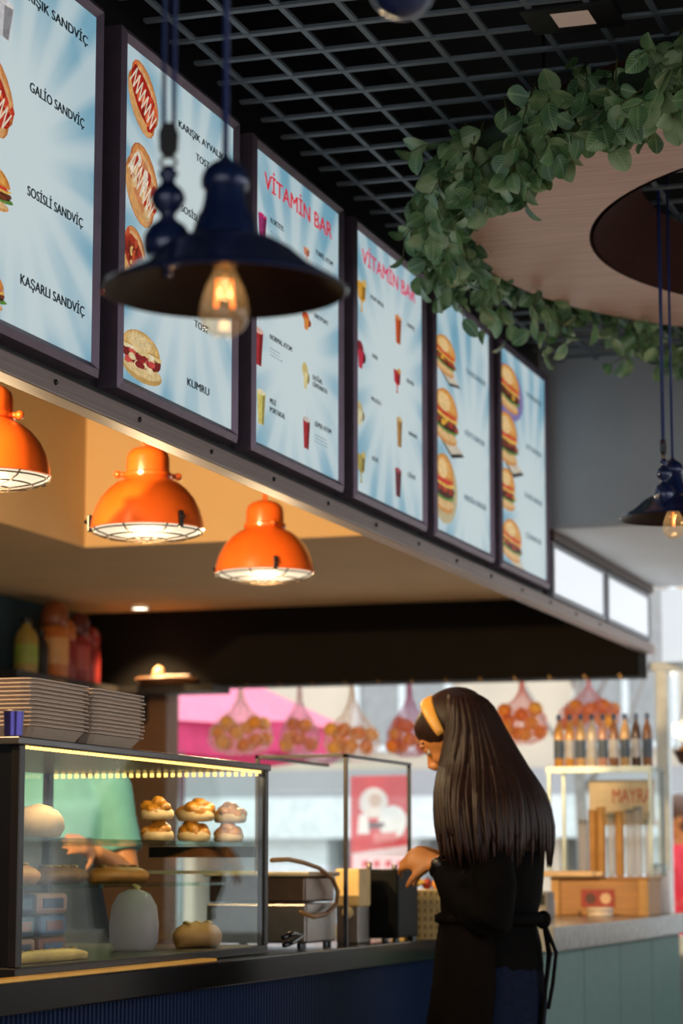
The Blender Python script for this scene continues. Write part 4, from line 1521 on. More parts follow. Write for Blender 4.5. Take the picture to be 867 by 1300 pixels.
# ------------------------------------------------------------------ window side of the shop: nets of fruit, juice shelf, cups
FRUIT = [mat('orange_peel', '#eb9a34', .45, bump=.2, bscale=150), mat('amber_peel', '#f0b04e', .45, bump=.2, bscale=150), mat('mandarin_peel', '#e58428', .45, bump=.2, bscale=150)]
NETS = [(305, 915, 957, 84, '#e9dfe2', 13, 'white'), (380, 915, 957, 50, '#d6b8d0', 8, 'pale lilac'), (447, 920, 962, 72, '#efe4dc', 11, 'cream'), (520, 915, 960, 60, '#c98ac4', 10, 'violet'),
        (663, 898, 944, 64, '#ef8f86', 11, 'coral pink'), (748, 893, 930, 78, '#e9a9c0', 11, 'rose pink')]
orm = []
for m_ in FRUIT:
    q = MB().ball((0, 0, 0), 1, 14, 9).mesh('orange')
    q.materials.append(m_)
    q.polygons.foreach_set('use_smooth', [True] * len(q.polygons))
    orm.append(q)
nr = random.Random(5)
for i, (px, y0, y1, w, c, nf, cn_) in enumerate(NETS):
    yw = 10.30
    bot, top_ = at(px, y1, y=yw), at(px, y0, y=yw)
    k = (bot - CAMP).length / FPX
    W, H = w * k / 2, (y1 - y0) * k
    t = thing('net_bag', '%s net bag of oranges hanging in the shop window' % cn_, 'net bag', (bot.x, yw, bot.z), 0, 'net bags hanging under the window header')
    nm = glass('net_mesh_' + cn_.replace(' ', '_'), (.97, .95, .96), .1, .4, .2, lin(c))
    zt = 1.995 - bot.z
    prof = [(W * .35, -.004), (W * .85, H * .12), (W * 1.02, H * .4), (W * .98, H * .72), (W * .72, H * 1.0), (W * .34, H * 1.0 + (zt - H) * .3), (W * .14, H + (zt - H) * .6), (.012, zt - .03), (.008, zt)]
    MB().lathe(prof, 20, cap=False, sy=.62 if W > .1 else .9).build('netting', nm, t, True)
    st_ = MB()
    for q in range(10):
        a = q * pi / 5
        for sgn in (1, -1):
            st_.tube([(r * cos(a + sgn * j * .25) * 1.01, r * sin(a + sgn * j * .25) * (.62 if W > .1 else .9) * 1.01, z) for j, (r, z) in enumerate(prof)], .0012, 3, cap=False)
    st_.build('net_cord', mat('cord_' + cn_.replace(' ', '_'), c, .6), t)['kind'] = 'stuff'
    MB().tube([(0, 0, zt), (0, 0, zt + .006)], .006, 6).build('hook', BRASS, t)
    placed = []
    tries = 0
    while len(placed) < nf and tries < 4000:
        tries += 1
        r = .036
        q = Vector((nr.uniform(-W + r, W - r), nr.uniform(-.6, .6) * W * .5, nr.uniform(r, max(H * .95, r + .01))))
        if (q.x / W) ** 2 + ((q.z - H * .45) / (H * .62)) ** 2 > 1.0:
            continue
        if all((q - p).length > .058 for p in placed):
            placed.append(q)
    for q in placed:
        o = bpy.data.objects.new('orange', orm[nr.randrange(3)])
        COL.objects.link(o)
        o.scale = (.034, .034, .032)
        o.location = t.location + q
        tag(o, 'orange inside the %s net bag in the window' % cn_, 'orange', 'oranges in the %s net' % cn_)

# small brass hooks under the dark header
hk = MB().tube([(0, 0, 0), (0, 0, -.012), (.006, 0, -.02), (.012, 0, -.014)], .003, 6).mesh('hook')
hk.materials.append(BRASS)
for i in range(14):
    o = bpy.data.objects.new('hook', hk)
    COL.objects.link(o)
    o.parent = bpy.data.objects['wall_header']
    o.location = (-4.1 + .155 * i, 10.222, 2.012)

# glass cabinet with a shelf of juice bottles on the end counter
CZ = 1.016
cb = thing('glass_cabinet', 'glass cabinet with steel edges standing on the wooden box', 'glass cabinet', (-1.98, 8.86, CZ + .1405))
PALEST = mat('pale_steel_edge', '#8f9c9f', .3, .6)
for sx in (-.10, .28):
    for sy in (0, .24):
        MB().box(sx - .006, sx + .006, sy - .006, sy + .006, 0, .39).build('post', PALEST, cb)
MB().box(-.11, .29, -.01, .25, .39, .402).build('shelf', glass('pale_shelf_glass', (.85, .95, .93), .6, .05, .25, (.7, .8, .78)), cb)
MB().box(-.11, .29, -.012, -.006, .382, .405).build('shelf_edge', PALEST, cb)
MB().box(-.10, .28, .238, .242, .01, .39).build('back_pane', CLEARTHIN, cb)
MB().box(.278, .282, 0, .24, .01, .39).build('side_pane', CLEARTHIN, cb)
sg = thing('paper_sign', 'cream paper sign with red handwriting taped inside the glass cabinet', 'sign', (-1.98, 9.0, CZ + .33))
MB().box(.02, .27, 0, .003, 0, .17).build('paper', mat('cream_paper', '#d9c6a2', .7), sg)
tm = text_mesh('MAYRA', 0)
tm.materials.clear()
tm.materials.append(mat('red_marker', '#c2452c', .6))
xs = [v.co.x for v in tm.vertices]
for v in tm.vertices:
    v.co = (.11 + (v.co.x - min(xs)) / (max(xs) - min(xs)) * .15, -.002, .085 + v.co.y * .075)
o = bpy.data.objects.new('lettering', tm)
COL.objects.link(o)
o.parent = sg
JC = [('orange', '#e2a24c'), ('amber', '#dcb27a'), ('pale', '#d8c8b0'), ('brown', '#96684a'), ('pinkish', '#cf9a86'), ('dark', '#5a4238')]
for i in range(9):
    n_, c = JC[(0, 0, 1, 2, 4, 3, 1, 5, 3)[i]]
    x = -2.055 + .042 * i
    bottle('juice_bottle', '%s juice bottle, %s from the left on the glass cabinet' % (n_, ('first', 'second', 'third', 'fourth', 'fifth', 'sixth', 'seventh', 'eighth', 'ninth')[i]), (x, 8.92 + .0 * i, CZ + .543), .20, .019,
           mat('juice_%s' % n_, c, .3, coat=.3), mat('blue_cap', '#3d5273', .4), 'juice bottles on the glass cabinet', mat('white_juice_label', '#cfcfd2', .5) if i % 2 else mat('slate_juice_label', '#56667a', .5))
CUPB = mat('kraft_cup', '#b98a4c', .6)
CUPC = glass('clear_cup', (.92, .92, .92), .8, .1, .5, (.75, .7, .66))
for i in range(8):
    kraft = i in (1, 2, 4)
    x = -1.965 + .0345 * i
    h = (.20, .24, .25, .22, .23, .24, .25, .2)[i]
    t = thing('cup_stack', '%s nested cup stack, %s from the left under the paper sign' % ('kraft paper' if kraft else 'clear plastic', ('first', 'second', 'third', 'fourth', 'fifth', 'sixth', 'seventh', 'eighth')[i]), 'cups', (x, 8.91 + .02 * (i % 2), CZ + .141), 0, 'stacks of cups in the cabinet')
    prof = [(.013, 0)]
    q = 0.
    while q < h:
        prof += [(.0165, q + .012), (.0175, q + .013), (.0165, q + .015)]
        q += .015
    MB().lathe(prof, 16).build('cups', CUPB if kraft else CUPC, t, True, angle=50)
    MB().lathe([(.0176, h), (.0185, h + .003), (.0176, h + .006), (.012, h - .01)], 16, cap=False).build('top_rim', CUPB if kraft else PALEST, t, True)
WB = mat('honey_wood', '#a9763e', .5, var=.2, scale=6, stretch=(1, 12, 12))
t = thing('wooden_box', 'honey coloured wooden box with red label on the end counter', 'box', (-1.98, 8.84, CZ))
MB().box(-.09, .27, 0, .24, 0, .13).build('body', WB, t, bevel=.004)
MB().box(-.095, .275, -.006, .246, .128, .14).build('lid', WB, t, bevel=.004)
MB().box(.235, .272, -.012, .0, 0, .13).build('corner_post', mat('light_wood', '#c2914f', .5), t, bevel=.003)
MB().box(-.092, -.06, -.012, .0, 0, .13).build('corner_post', mat('light_wood', '#c2914f', .5), t, bevel=.003)
rl = MB().box(.02, .145, -.004, -.001, .03, .095).build('red_label', mat('deep_red_label', '#9a1c18', .5), t)
MB().lathe([(.002, 0), (.02, 0), (.02, .002)], 20).build('emblem', mat('cream_emblem', '#d8b08a', .5), t, loc=(.112, -.004, .062), rot=(pi / 2, 0, 0))
MB().lathe([(.002, 0), (.02, 0), (.02, .002)], 20).build('emblem', mat('dark_emblem', '#4a1210', .5), t, loc=(.055, -.004, .062), rot=(pi / 2, 0, 0))
t = thing('cutting_board', 'pale cutting board lying on the corner of the wooden box', 'board', (-2.03, 8.83, CZ + .1402))
MB().box(-.07, .13, -.05, .012, 0, .022).build('slab', mat('pale_maple', '#dcb98c', .5), t, bevel=.006)
MB().box(.1, .16, -.035, -.005, .002, .02).build('handle', mat('pale_maple', '#dcb98c', .5), t, bevel=.006)
t = thing('round_tin', 'flat round cream tin on the end counter before the wooden box', 'tin', (-1.86, 8.7, CZ))
MB().lathe([(.042, 0), (.045, .003), (.045, .018), (.047, .02), (.047, .03), (.044, .033)], 28).build('body', mat('cream_tin', '#dcc9b4', .4), t, True, angle=40)
MB().lathe([(.048, .0195), (.0485, .021), (.048, .0225)], 28, cap=False).build('lid_rim', ST2, t)
bottle('small_bottle', 'little white bottle with pink cap on the end counter', (-2.02, 8.6, CZ), .085, .017, mat('white_plastic', '#e3d6d0', .4), mat('pink_cap', '#d98a86', .4), None)
t = thing('white_canister', 'white plastic canister at the right end of the counter', 'canister', (-1.76, 9.32, CZ))
MB().lathe([(.04, 0), (.044, .006), (.044, .15), (.036, .165), (.03, .17)], 24).build('body', mat('white_plastic', '#e3e3e0', .4), t, True, angle=40)
MB().lathe([(.034, .168), (.034, .185), (.03, .19)], 20).build('lid', PALEST, t, True, angle=40)
t = thing('card_terminal', 'grey payment box on the counter behind the woman', 'payment terminal', (-1.99, 8.05, CZ))
MB().box(-.03, .1, -.04, .06, 0, .095).build('body', mat('grey_plastic', '#77706c', .5), t, bevel=.008)
MB().box(-.02, .09, -.042, -.039, .05, .085).build('screen', BLACKM, t)
for q in range(3):
    MB().box(-.015 + .035 * q, .012 + .035 * q, -.043, -.039, .015, .035).build('key', mat('pale_keys', '#a8a29c', .5), t)
# bowl of fruit at the far end, hung glass
t = thing('fruit_basket', 'dark wicker basket of oranges beside the juice bottles', 'basket', (-1.70, 9.75, 1.60))
MB().lathe([(.03, 0), (.05, .006), (.072, .05), (.068, .05), (.045, .01)], 20, cap=False).build('weave', mat('brown_wicker', '#5a3a22', .7, bump=.6, bscale=90), t, True)
MB().tube([(.07 * cos(a), .07 * sin(a), .05) for a in [q * pi / 10 for q in range(20)]], .005, 6, closed=True).build('rim', BROWNTRIM, t, True)
for s_ in (-1, 1):
    MB().tube([(.07 * s_, 0, .05), (.035 * s_, 0, .22), (0, 0, .42)], .002, 5).build('hanging_cord', GUARD, t)
for q, (dx, dy, dz) in enumerate(((-.03, 0, .045), (.03, .01, .045), (0, -.02, .08))):
    o = bpy.data.objects.new('orange', orm[q])
    COL.objects.link(o)
    o.scale = (.031, .031, .03)
    o.location = t.location + Vector((dx, dy, dz))
    tag(o, 'orange in the dark wicker basket at the right', 'orange', 'oranges in the basket')

# ------------------------------------------------------------------ street outside
struct(MB().box(-40, 40, 10.45, 40, -.16, -.06).build('ground_street', mat('pale_paving', '#c4beb6', .7, scale=2)))
struct(MB().box(-40, 40, -30, -2.75, -.16, -.06).box(2.75, 40, -2.75, 10.45, -.16, -.06).build('ground_entrance', mat('grey_paving', '#a9a6a2', .7, scale=2)))
fc = thing('street_facade', 'cream and grey shop building across the street', 'building', (-5.5, 19.5, -.06))
CREAMST = mat('cream_stone', '#c2b4a2', .8, var=.1, scale=1.5)
GREYST = mat('grey_stone', '#98979a', .8, var=.08, scale=1.5)
WHITEB = mat('white_band_paint', '#cdd3d6', .6)
DARKGL = mat('dark_shop_glass', '#8b8d8e', .4)
MB().box(-9, 11, 0, .6, 2.05, 9).build('upper_wall', CREAMST, fc)
MB().box(-9, 11, -.1, .6, 1.82, 2.05).build('grey_cornice', GREYST, fc)
MB().box(-9, 11, -.25, .6, 1.48, 1.82).build('white_signboard', WHITEB, fc)
MB().box(-9, 11, .3, .6, 0, 1.48).build('shop_wall', DARKGL, fc)
for q in range(20):
    x = -8.6 + 1.0 * q
    MB().box(x, x + (.62 if q % 2 else .42), -.05, .35, 0, 1.48).build('pilaster', WHITEB if q % 3 else CREAMST, fc)
for q in range(10):
    x = -8.3 + 1.9 * q
    w = MB().box(x, x + .75, -.02, .05, 2.25, 3.5).build('window', DARKGL, fc)
    MB().box(x - .06, x, -.05, .02, 2.2, 3.55).box(x + .75, x + .81, -.05, .02, 2.2, 3.55).box(x, x + .75, -.05, .02, 2.2, 2.25).box(x + .35, x + .4, -.05, .02, 2.25, 3.5).build('window_frame', WHITEB, w)
# pink parasol
pc = at(232, 835, y=13.2)
t = thing('pink_parasol', 'bright pink parasol open on the street outside the window', 'parasol', (pc.x, pc.y, -.06))
PINK = mat('pink_canvas', '#e67a98', .6)
PINK2 = mat('hot_pink_canvas', '#cf3a6e', .6)
zt = pc.z + .06
zr = at(232, 925, y=13.2).z + .06
R_ = .98
for q in range(8):
    a0, a1 = q * pi / 4 + .2, (q + 1) * pi / 4 + .2
    v = [(0, 0, zt)]
    for u in (.5, 1):
        for a in (a0, (a0 + a1) / 2, a1):
            v.append((R_ * u * cos(a) * (.97 if a not in (a0, a1) else 1), R_ * u * sin(a), zt + (zr - zt) * u ** 1.15 - (.02 if a not in (a0, a1) else 0)))
    MB().add(v, [(0, 1, 2), (0, 2, 3), (1, 4, 5, 2), (2, 5, 6, 3)]).build('canopy_panel', PINK, t, True)
    e0, e2 = Vector((R_ * cos(a0), R_ * sin(a0), zr)), Vector((R_ * cos(a1), R_ * sin(a1), zr))
    MB().add([e0, e2, e2 + Vector((0, 0, -.16)), e0.lerp(e2, .5) + Vector((0, 0, -.2)), e0 + Vector((0, 0, -.16))], [(0, 1, 2, 3, 4)]).build('valance', PINK2, t)
MB().tube([(0, 0, 0), (0, 0, zt)], .02, 10).build('pole', PALEST, t, True)
MB().lathe([(.25, 0), (.25, .05), (.05, .08)], 20).build('foot', DARKSTEEL, t)
# red and white advert board
a = at(440, 985, y=12.2)
b_ = at(522, 975, y=12.2)
c_ = at(482, 1108, y=12.2)
t = thing('advert_board', 'red and white printed advert board standing on the pavement', 'advert board', (c_.x, 12.2, -.06), radians(-14))
wd = (b_ - a).length / 2
hh = a.z - c_.z
zb = c_.z + .06
Ib = MB()
Ib.box(-wd, wd, 0, .02, zb, zb + hh, col=lin('#d8343a'))
def blot(pts, col, h=[0]):
    h[0] += 1
    Ib.add([(x * wd, -.0005 - .0003 * h[0], zb + z * hh) for x, z in pts], [tuple(range(len(pts)))], lin(col))
blot([(-.95, .02), (.95, .02), (.95, .28), (-.95, .2)], '#e9c9cb')
blot([(-.2 + .5 * cos(q * .5), .72 + .16 * sin(q * .5)) for q in range(12)], '#ead9d2')
blot([(-.15 + .22 * cos(q * .5), .74 + .07 * sin(q * .5)) for q in range(12)], '#c9a593')
blot([(.45 + .5 * cos(q * .5), .52 + .17 * sin(q * .5)) for q in range(12)], '#efe8e6')
blot([(-.55, .45), (.1, .46), (.2, .51), (-.5, .52)], '#54333a')
blot([(-.75, .4), (-.35, .4), (-.4, .6), (-.7, .6)], '#f1e6e4')
blot([(-.2, .30), (.6, .33), (.6, .42), (-.2, .40)], '#e57a78')
for q in range(4):
    blot([(-.6 + .4 * q, .06), (-.4 + .4 * q, .06), (-.4 + .4 * q, .13), (-.6 + .4 * q, .12)], '#d5636a')
Ib.build('printed_face', print_mat('plain_print', 0, 1.0), t, fix=False)
MB().tube([(-wd * .6, .02, 0), (-wd * .6, .02, zb + .02)], .012, 8).build('leg', DARKSTEEL, t, True)
MB().tube([(wd * .6, .02, 0), (wd * .6, .02, zb + .02)], .012, 8).build('leg', DARKSTEEL, t, True)
MB().box(-wd * .8, wd * .8, -.15, .15, 0, .02).build('foot', DARKSTEEL, t)
# bare street tree
t = thing('bare_tree', 'leafless grey street tree outside the window', 'tree', (at(738, 1000, y=15).x, 15, -.06))
BARK = mat('grey_bark', '#8a8480', .9)
MB().tube([(0, 0, 0), (.02, 0, 1.2), (-.02, 0, 2.0), (.03, 0, 3.4)], [.05, .045, .035, .02], 8).build('trunk', BARK, t, True)
for q, (z, dx, dz) in enumerate(((1.7, .5, .9), (1.85, -.5, .8), (2.1, .35, .9), (2.3, -.3, .9))):
    MB().tube([(0, 0, z), (dx * .5, .05, z + dz * .4), (dx, -.03, z + dz)], [.02, .014, .006], 6).build('branch', BARK, t, True)
# ------------------------------------------------------------------ people
SKIN = mat('warm_skin', '#b9783f', .5, var=.06, scale=30, sss=.1)


def finger(mb, base, d, n, L, r, curl):
    """three bent phalanges"""
    pts = [Vector(base)]
    dd = Vector(d).normalized()
    ax = dd.cross(Vector(n)).normalized()
    for k_, f in enumerate((.45, .32, .23)):
        dd = Matrix.Rotation(-curl * (.7, 1.0, .8)[k_], 3, ax) @ dd
        pts.append(pts[-1] + dd * L * f)
    mb.tube(pts, [r, r * .95, r * .85, r * .62], 8)
    mb.ball(pts[-1], r * .66, 8, 6)
    for p in pts[1:-1]:
        mb.ball(p, r * .96, 8, 6)


def hand(mb, wrist, d, n, side, curl=.7):
    """palm and five fingers; d points to the fingertips, n is the back of the hand"""
    d, n = Vector(d).normalized(), Vector(n)
    n = (n - d * n.dot(d)).normalized()
    s = d.cross(n) * side            # toward the thumb
    w = Vector(wrist)
    mb.tube([w - d * .01, w + d * .025, w + d * .055, w + d * .085], [.024, .029, .036, .036], 12, flat=.45, ref=n)
    for i, (o, L, r) in enumerate(((.029, .072, .0088), (.010, .08, .009), (-.009, .074, .0086), (-.027, .058, .0078))):
        finger(mb, w + d * (.082 - .004 * abs(i - 1)) + s * o, d + s * o * 3, n, L, r, curl)
    finger(mb, w + d * .03 + s * .028, d * .7 + s * .75, n, .066, .0098, curl * .5)


def eye_frame(mb, H, fw_, up_, lf):
    pass


def head_geo(mb, H, tilt, turn=0.):
    """skull, jaw, nose, ears, lips; returns the frame of the face"""
    R = Matrix.Rotation(turn, 3, 'Z') @ Matrix.Rotation(tilt, 3, 'Y')
    fw_, lf, up_ = R @ Vector((1, 0, 0)), R @ Vector((0, 1, 0)), R @ Vector((0, 0, 1))
    H = Vector(H)
    R4 = R.to_4x4()
    mb.ball(H + up_ * .018, (.094, .074, .092), 24, 16, R4)
    mb.ball(H + fw_ * .024 - up_ * .035, (.062, .057, .075), 20, 14, R4)
    mb.ball(H + fw_ * .055 - up_ * .088, (.026, .028, .022), 14, 10, R4)
    mb.tube([H + fw_ * .084 + up_ * .012, H + fw_ * .098 - up_ * .012, H + fw_ * .106 - up_ * .03], [.008, .010, .012], 10)
    mb.ball(H + fw_ * .094 - up_ * .036, (.014, .017, .009), 10, 8, R4)
    for s in (-1, 1):
        mb.ball(H + lf * .074 * s - up_ * .008 - fw_ * .005, (.018, .008, .03), 10, 8, R4)
        mb.ball(H + fw_ * .06 + lf * .034 * s - up_ * .03, (.024, .02, .02), 10, 8, R4)
        mb.ball(H + fw_ * .084 + lf * .03 * s + up_ * .022, (.01, .024, .008), 10, 8, R4)
    mb.ball(H + fw_ * .082 - up_ * .058, (.012, .022, .006), 10, 8, R4)
    mb.ball(H + fw_ * .081 - up_ * .068, (.011, .018, .006), 10, 8, R4)
    return H, fw_, lf, up_


def face_parts(t, H, fw_, lf, up_, hairm, lid=SKIN):
    wh, dk, lp = mat('eye_white', '#d8d0c8', .3), mat('dark_iris', '#21150f', .2), mat('lip_red', '#8f3f35', .45)
    for s in (-1, 1):
        c = H + fw_ * .076 + lf * .031 * s + up_ * .004
        e = MB().ball(c, .0125, 12, 8).build('eye', wh, t, True)
        MB().ball(c + fw_ * .009, .006, 10, 6).build('iris', dk, e, True)
        MB().ball(c + up_ * .0035 + fw_ * .0008, .0134, 12, 8).build('eyelid', lid, e, True)
        MB().tube([H + fw_ * .086 + lf * (.016 * s) + up_ * .026, H + fw_ * .088 + lf * .031 * s + up_ * .031, H + fw_ * .074 + lf * .05 * s + up_ * .024], .0032, 6).build('eyebrow', hairm, t, True)
    MB().tube([H + fw_ * .078 + lf * .022 - up_ * .063, H + fw_ * .093 - up_ * .062, H + fw_ * .078 - lf * .022 - up_ * .063], [.002, .005, .002], 8).build('mouth', lp, t, True)


def person(label, loc, rz, skin, top_m, trouser_m, hair_m, height=1.68, arms=None, head_tilt=.1, long_sleeves=True, hair_long=False):
    """standing figure, facing +X in its own frame"""
    t = thing('person', label, 'person', loc, rz)
    k = height / 1.68

    def V(f, l, z):
        return Vector((f * k, l * k, z * k))
    arms = arms or {1: ((0, .17, 1.36), (-.02, .23, 1.10), (.06, .22, .86)), -1: ((0, -.17, 1.36), (-.02, -.23, 1.10), (.06, -.22, .86))}
    b = MB()
    b.tube([V(-.01, 0, 1.36), V(.005, 0, 1.43), V(.015, 0, 1.50)], [.058 * k, .05 * k, .05 * k], 14)
    H, fw_, lf, up_ = head_geo(b, V(.035, 0, 1.56), head_tilt)
    b.loft([[V(c + hd * cos(a), hw * sin(a), z) for a in [q * 2 * pi / 20 for q in range(20)]] for z, c, hd, hw in
            ((.84, -.01, .10, .16), (.92, -.01, .11, .165), (1.04, 0, .09, .125), (1.18, .005, .10, .14), (1.30, 0, .10, .165), (1.37, -.005, .075, .12), (1.41, -.005, .055, .065))])
    for s in (-1, 1):
        sh_, el, wr_ = [V(*q) for q in arms[s]]
        b.tube([sh_, sh_.lerp(el, .5), el, el.lerp(wr_, .35), wr_], [.05 * k, .043 * k, .036 * k, .036 * k, .024 * k], 12)
        b.ball(sh_, .052 * k, 12, 8)
        d = (wr_ - el).normalized()
        hand(b, wr_, d, Vector((-.1, s, .35)), -s, .35)
        b.tube([V(-.01, .085 * s, .9), V(0, .09 * s, .68), V(.005, .09 * s, .47), V(-.015, .09 * s, .32), V(-.02, .09 * s, .08)], [.095 * k, .08 * k, .055 * k, .052 * k, .036 * k], 14)
        b.tube([V(-.05, .09 * s, .035), V(.05, .095 * s, .04), V(.15, .1 * s, .025)], [.032 * k, .036 * k, .026 * k], 10)
    remesh(b.build('body', skin, t, True), .008, 3)
    face_parts(t, H, fw_, lf, up_, hair_m)
    c = MB()
    c.loft([[V(x + hd * cos(a), hw * sin(a), z) for a in [q * 2 * pi / 20 for q in range(20)]] for z, x, hd, hw in
            ((.86, -.01, .125, .18), (.92, -.01, .128, .182), (1.05, 0, .112, .15), (1.18, .005, .122, .162), (1.30, 0, .118, .185), (1.37, -.005, .092, .14), (1.415, -.002, .066, .075))])
    for s in (-1, 1):
        sh_, el, wr_ = [V(*q) for q in arms[s]]
        if long_sleeves:
            c.tube([sh_, sh_.lerp(el, .5), el, el.lerp(wr_, .5), el.lerp(wr_, .95)], [.066 * k, .058 * k, .05 * k, .046 * k, .036 * k], 12)
        else:
            c.tube([sh_, sh_.lerp(el, .35), sh_.lerp(el, .75)], [.066 * k, .06 * k, .06 * k], 12)
        c.ball(sh_, .066 * k, 12, 8)
    remesh(c.build('shirt', top_m, t, True), .011, 4)
    j = MB()
    j.loft([[V(-.01 + hd * cos(a), hw * sin(a), z) for a in [q * 2 * pi / 20 for q in range(20)]] for z, hd, hw in ((.76, .11, .175), (.86, .122, .178), (.95, .115, .168), (.99, .105, .15))])
    for s in (-1, 1):
        j.tube([V(-.01, .085 * s, .86), V(0, .09 * s, .66), V(.005, .09 * s, .47), V(-.01, .09 * s, .3), V(-.015, .09 * s, .07)], [.1 * k, .09 * k, .072 * k, .066 * k, .062 * k], 14)
        MB().tube([V(-.06, .09 * s, .04), V(.03, .095 * s, .045), V(.12, .1 * s, .035), V(.17, .1 * s, .03)], [.036 * k, .042 * k, .04 * k, .024 * k], 12).build('shoe', BLACKM, t, True)
    remesh(j.build('trousers', trouser_m, t, True), .012, 4)
    hb = MB()
    R4 = Matrix.Rotation(head_tilt, 4, 'Y')
    hb.ball(H - fw_ * .018 + up_ * .03, (.1, .086, .092), 22, 14, R4)
    hb.ball(H - fw_ * .045 - up_ * .02, (.066, .08, .08 if not hair_long else .16), 20, 12, R4)
    remesh(hb.build('hair', hair_m, t, True), .009, 3)
    return t


# ---- the woman at the counter, seen from her left and behind
BLOUSE = mat('black_crepe_blouse', '#0b0908', .8, var=.2, scale=30, spec=.04)
APRON = mat('black_brown_apron', '#0d0907', .85, var=.2, scale=40, spec=.05)
JEANS = mat('dark_denim', '#10172a', .85, var=.25, scale=90, spec=.08)
HAIRM = mat('dark_brown_hair', '#26120a', .5, var=.6, scale=14, stretch=(9, 9, .6), spec=.3)
WX, WY = -1.60, 6.08
wo = thing('person', 'long haired woman with mustard headband and black apron at the counter', 'person', (WX, WY, 0), pi)
ARMS = {1: ((-.03, .15, 1.33), (-.075, .205, 1.085), (.085, .15, 1.205)), -1: ((-.03, -.165, 1.335), (-.02, -.215, 1.10), (.125, -.055, 1.215))}
b = MB()
b.tube([(-.03, 0, 1.35), (.0, 0, 1.42), (.04, 0, 1.48)], [.055, .048, .05], 14)
TILT = .62
H, fw_, lf, up_ = head_geo(b, (.072, 0, 1.535), TILT, -.06)
tor = ((.80, -.02, .11, .17), (.90, -.02, .115, .172), (.98, -.02, .10, .15), (1.06, -.02, .085, .122), (1.18, -.025, .098, .138), (1.28, -.03, .1, .16), (1.35, -.03, .075, .12), (1.39, -.025, .055, .065))
b.loft([[(c + hd * cos(a), hw * sin(a), z) for a in [q * 2 * pi / 20 for q in range(20)]] for z, c, hd, hw in tor])
for s in (-1, 1):
    sh_, el, wr_ = [Vector(q) for q in ARMS[s]]
    b.tube([sh_, sh_.lerp(el, .5), el, el.lerp(wr_, .35), wr_], [.048, .042, .035, .035, .023], 12)
    b.ball(sh_, .05, 12, 8)
    d = (wr_ - el).normalized() + Vector((.55, -.25 * s, -.35))
    hand(b, wr_, d, Vector((.25, s * .8, .6)), -s, .62)
    b.tube([(-.02, .085 * s, .88), (-.01, .09 * s, .66), (-.005, .09 * s, .46), (-.025, .09 * s, .3), (-.03, .09 * s, .08)], [.095, .078, .054, .05, .035], 14)
    b.tube([(-.06, .09 * s, .035), (.05, .095 * s, .04), (.14, .1 * s, .025)], [.03, .034, .024], 10)
remesh(b.build('body', SKIN, wo, True), .0065, 3)
face_parts(wo, H, fw_, lf, up_, HAIRM)
c = MB()
c.loft([[(x + hd * cos(a), hw * sin(a), z) for a in [q * 2 * pi / 22 for q in range(22)]] for z, x, hd, hw in
        ((.93, -.02, .128, .178), (1.0, -.02, .122, .17), (1.06, -.02, .108, .148), (1.12, -.024, .122, .16), (1.2, -.028, .124, .165), (1.29, -.032, .12, .182), (1.35, -.032, .092, .14), (1.40, -.025, .066, .075))])
for s in (-1, 1):
    sh_, el, wr_ = [Vector(q) for q in ARMS[s]]
    dn = Vector((0, 0, -.012))
    c.tube([sh_, sh_.lerp(el, .35) + Vector((-.01, .01 * s, 0)), sh_.lerp(el, .75) + Vector((-.012, .012 * s, 0)), el + dn, el.lerp(wr_, .3) + dn * 2, el.lerp(wr_, .65) + dn * 1.6, el.lerp(wr_, .93)], [.06, .058, .06, .058, .06, .052, .031], 14)
    c.ball(sh_, .064, 12, 8)
    for q in range(5):     # gathers of the puffed sleeve
        a = q * 1.25
        mid = el.lerp(wr_, .35)
        c.tube([el + Vector((cos(a) * .02, 0, sin(a) * .045 - .01)), mid + Vector((cos(a) * .025, .03 * s, sin(a) * .05 - .015)), el.lerp(wr_, .9)], [.02, .024, .012], 8)
remesh(c.build('blouse', BLOUSE, wo, True), .009, 3)
j = MB()
j.loft([[(-.02 + hd * cos(a), hw * sin(a), z) for a in [q * 2 * pi / 20 for q in range(20)]] for z, hd, hw in ((.76, .125, .192), (.86, .135, .194), (.95, .124, .178), (1.0, .11, .16))])
for s in (-1, 1):
    j.tube([(-.02, .085 * s, .86), (-.01, .09 * s, .64), (-.005, .09 * s, .45), (-.02, .09 * s, .28), (-.025, .09 * s, .06)], [.108, .096, .07, .062, .055], 14)
    MB().tube([(-.07, .09 * s, .04), (.02, .095 * s, .045), (.11, .1 * s, .035), (.16, .1 * s, .03)], [.036, .042, .04, .024], 12).build('shoe', BLACKM, wo, True)
remesh(j.build('jeans', JEANS, wo, True), .011, 4)
# apron: bib, wrap skirt and a tie with long tails
ap = MB()
rings = []
for z, c0, hd, hw, sp in ((1.30, -.025, .135, .16, .9), (1.2, -.025, .14, .175, 1.2), (1.08, -.02, .13, .166, 1.75), (1.0, -.02, .142, .188, 1.95), (.9, -.02, .152, .20, 1.95), (.7, -.01, .175, .215, 1.85), (.5, 0, .19, .225, 1.75)):
    o_ = [(c0 + hd * cos(a), hw * sin(a) * (1 + .02 * sin(a * 9 + z * 5)), z) for a in [sp * (-1 + 2 * q / 20) for q in range(21)]]
    i_ = [(c0 + (hd - .008) * cos(a), (hw - .008) * sin(a), z) for a in [sp * (1 - 2 * q / 20) for q in range(21)]]
    rings.append(o_ + i_)
ap.loft(rings)
apo = ap.build('apron', APRON, wo, True)
MB().tube([(-.02 + .132 * cos(a), .168 * sin(a), 1.065) for a in [q * 2 * pi / 36 for q in range(36)]], .016, 6, closed=True, flat=1.0).build('waist_tie', BLOUSE, apo, True)
MB().ball((-.155, .01, 1.062), (.02, .03, .024), 12, 8).build('knot', BLOUSE, apo, True)
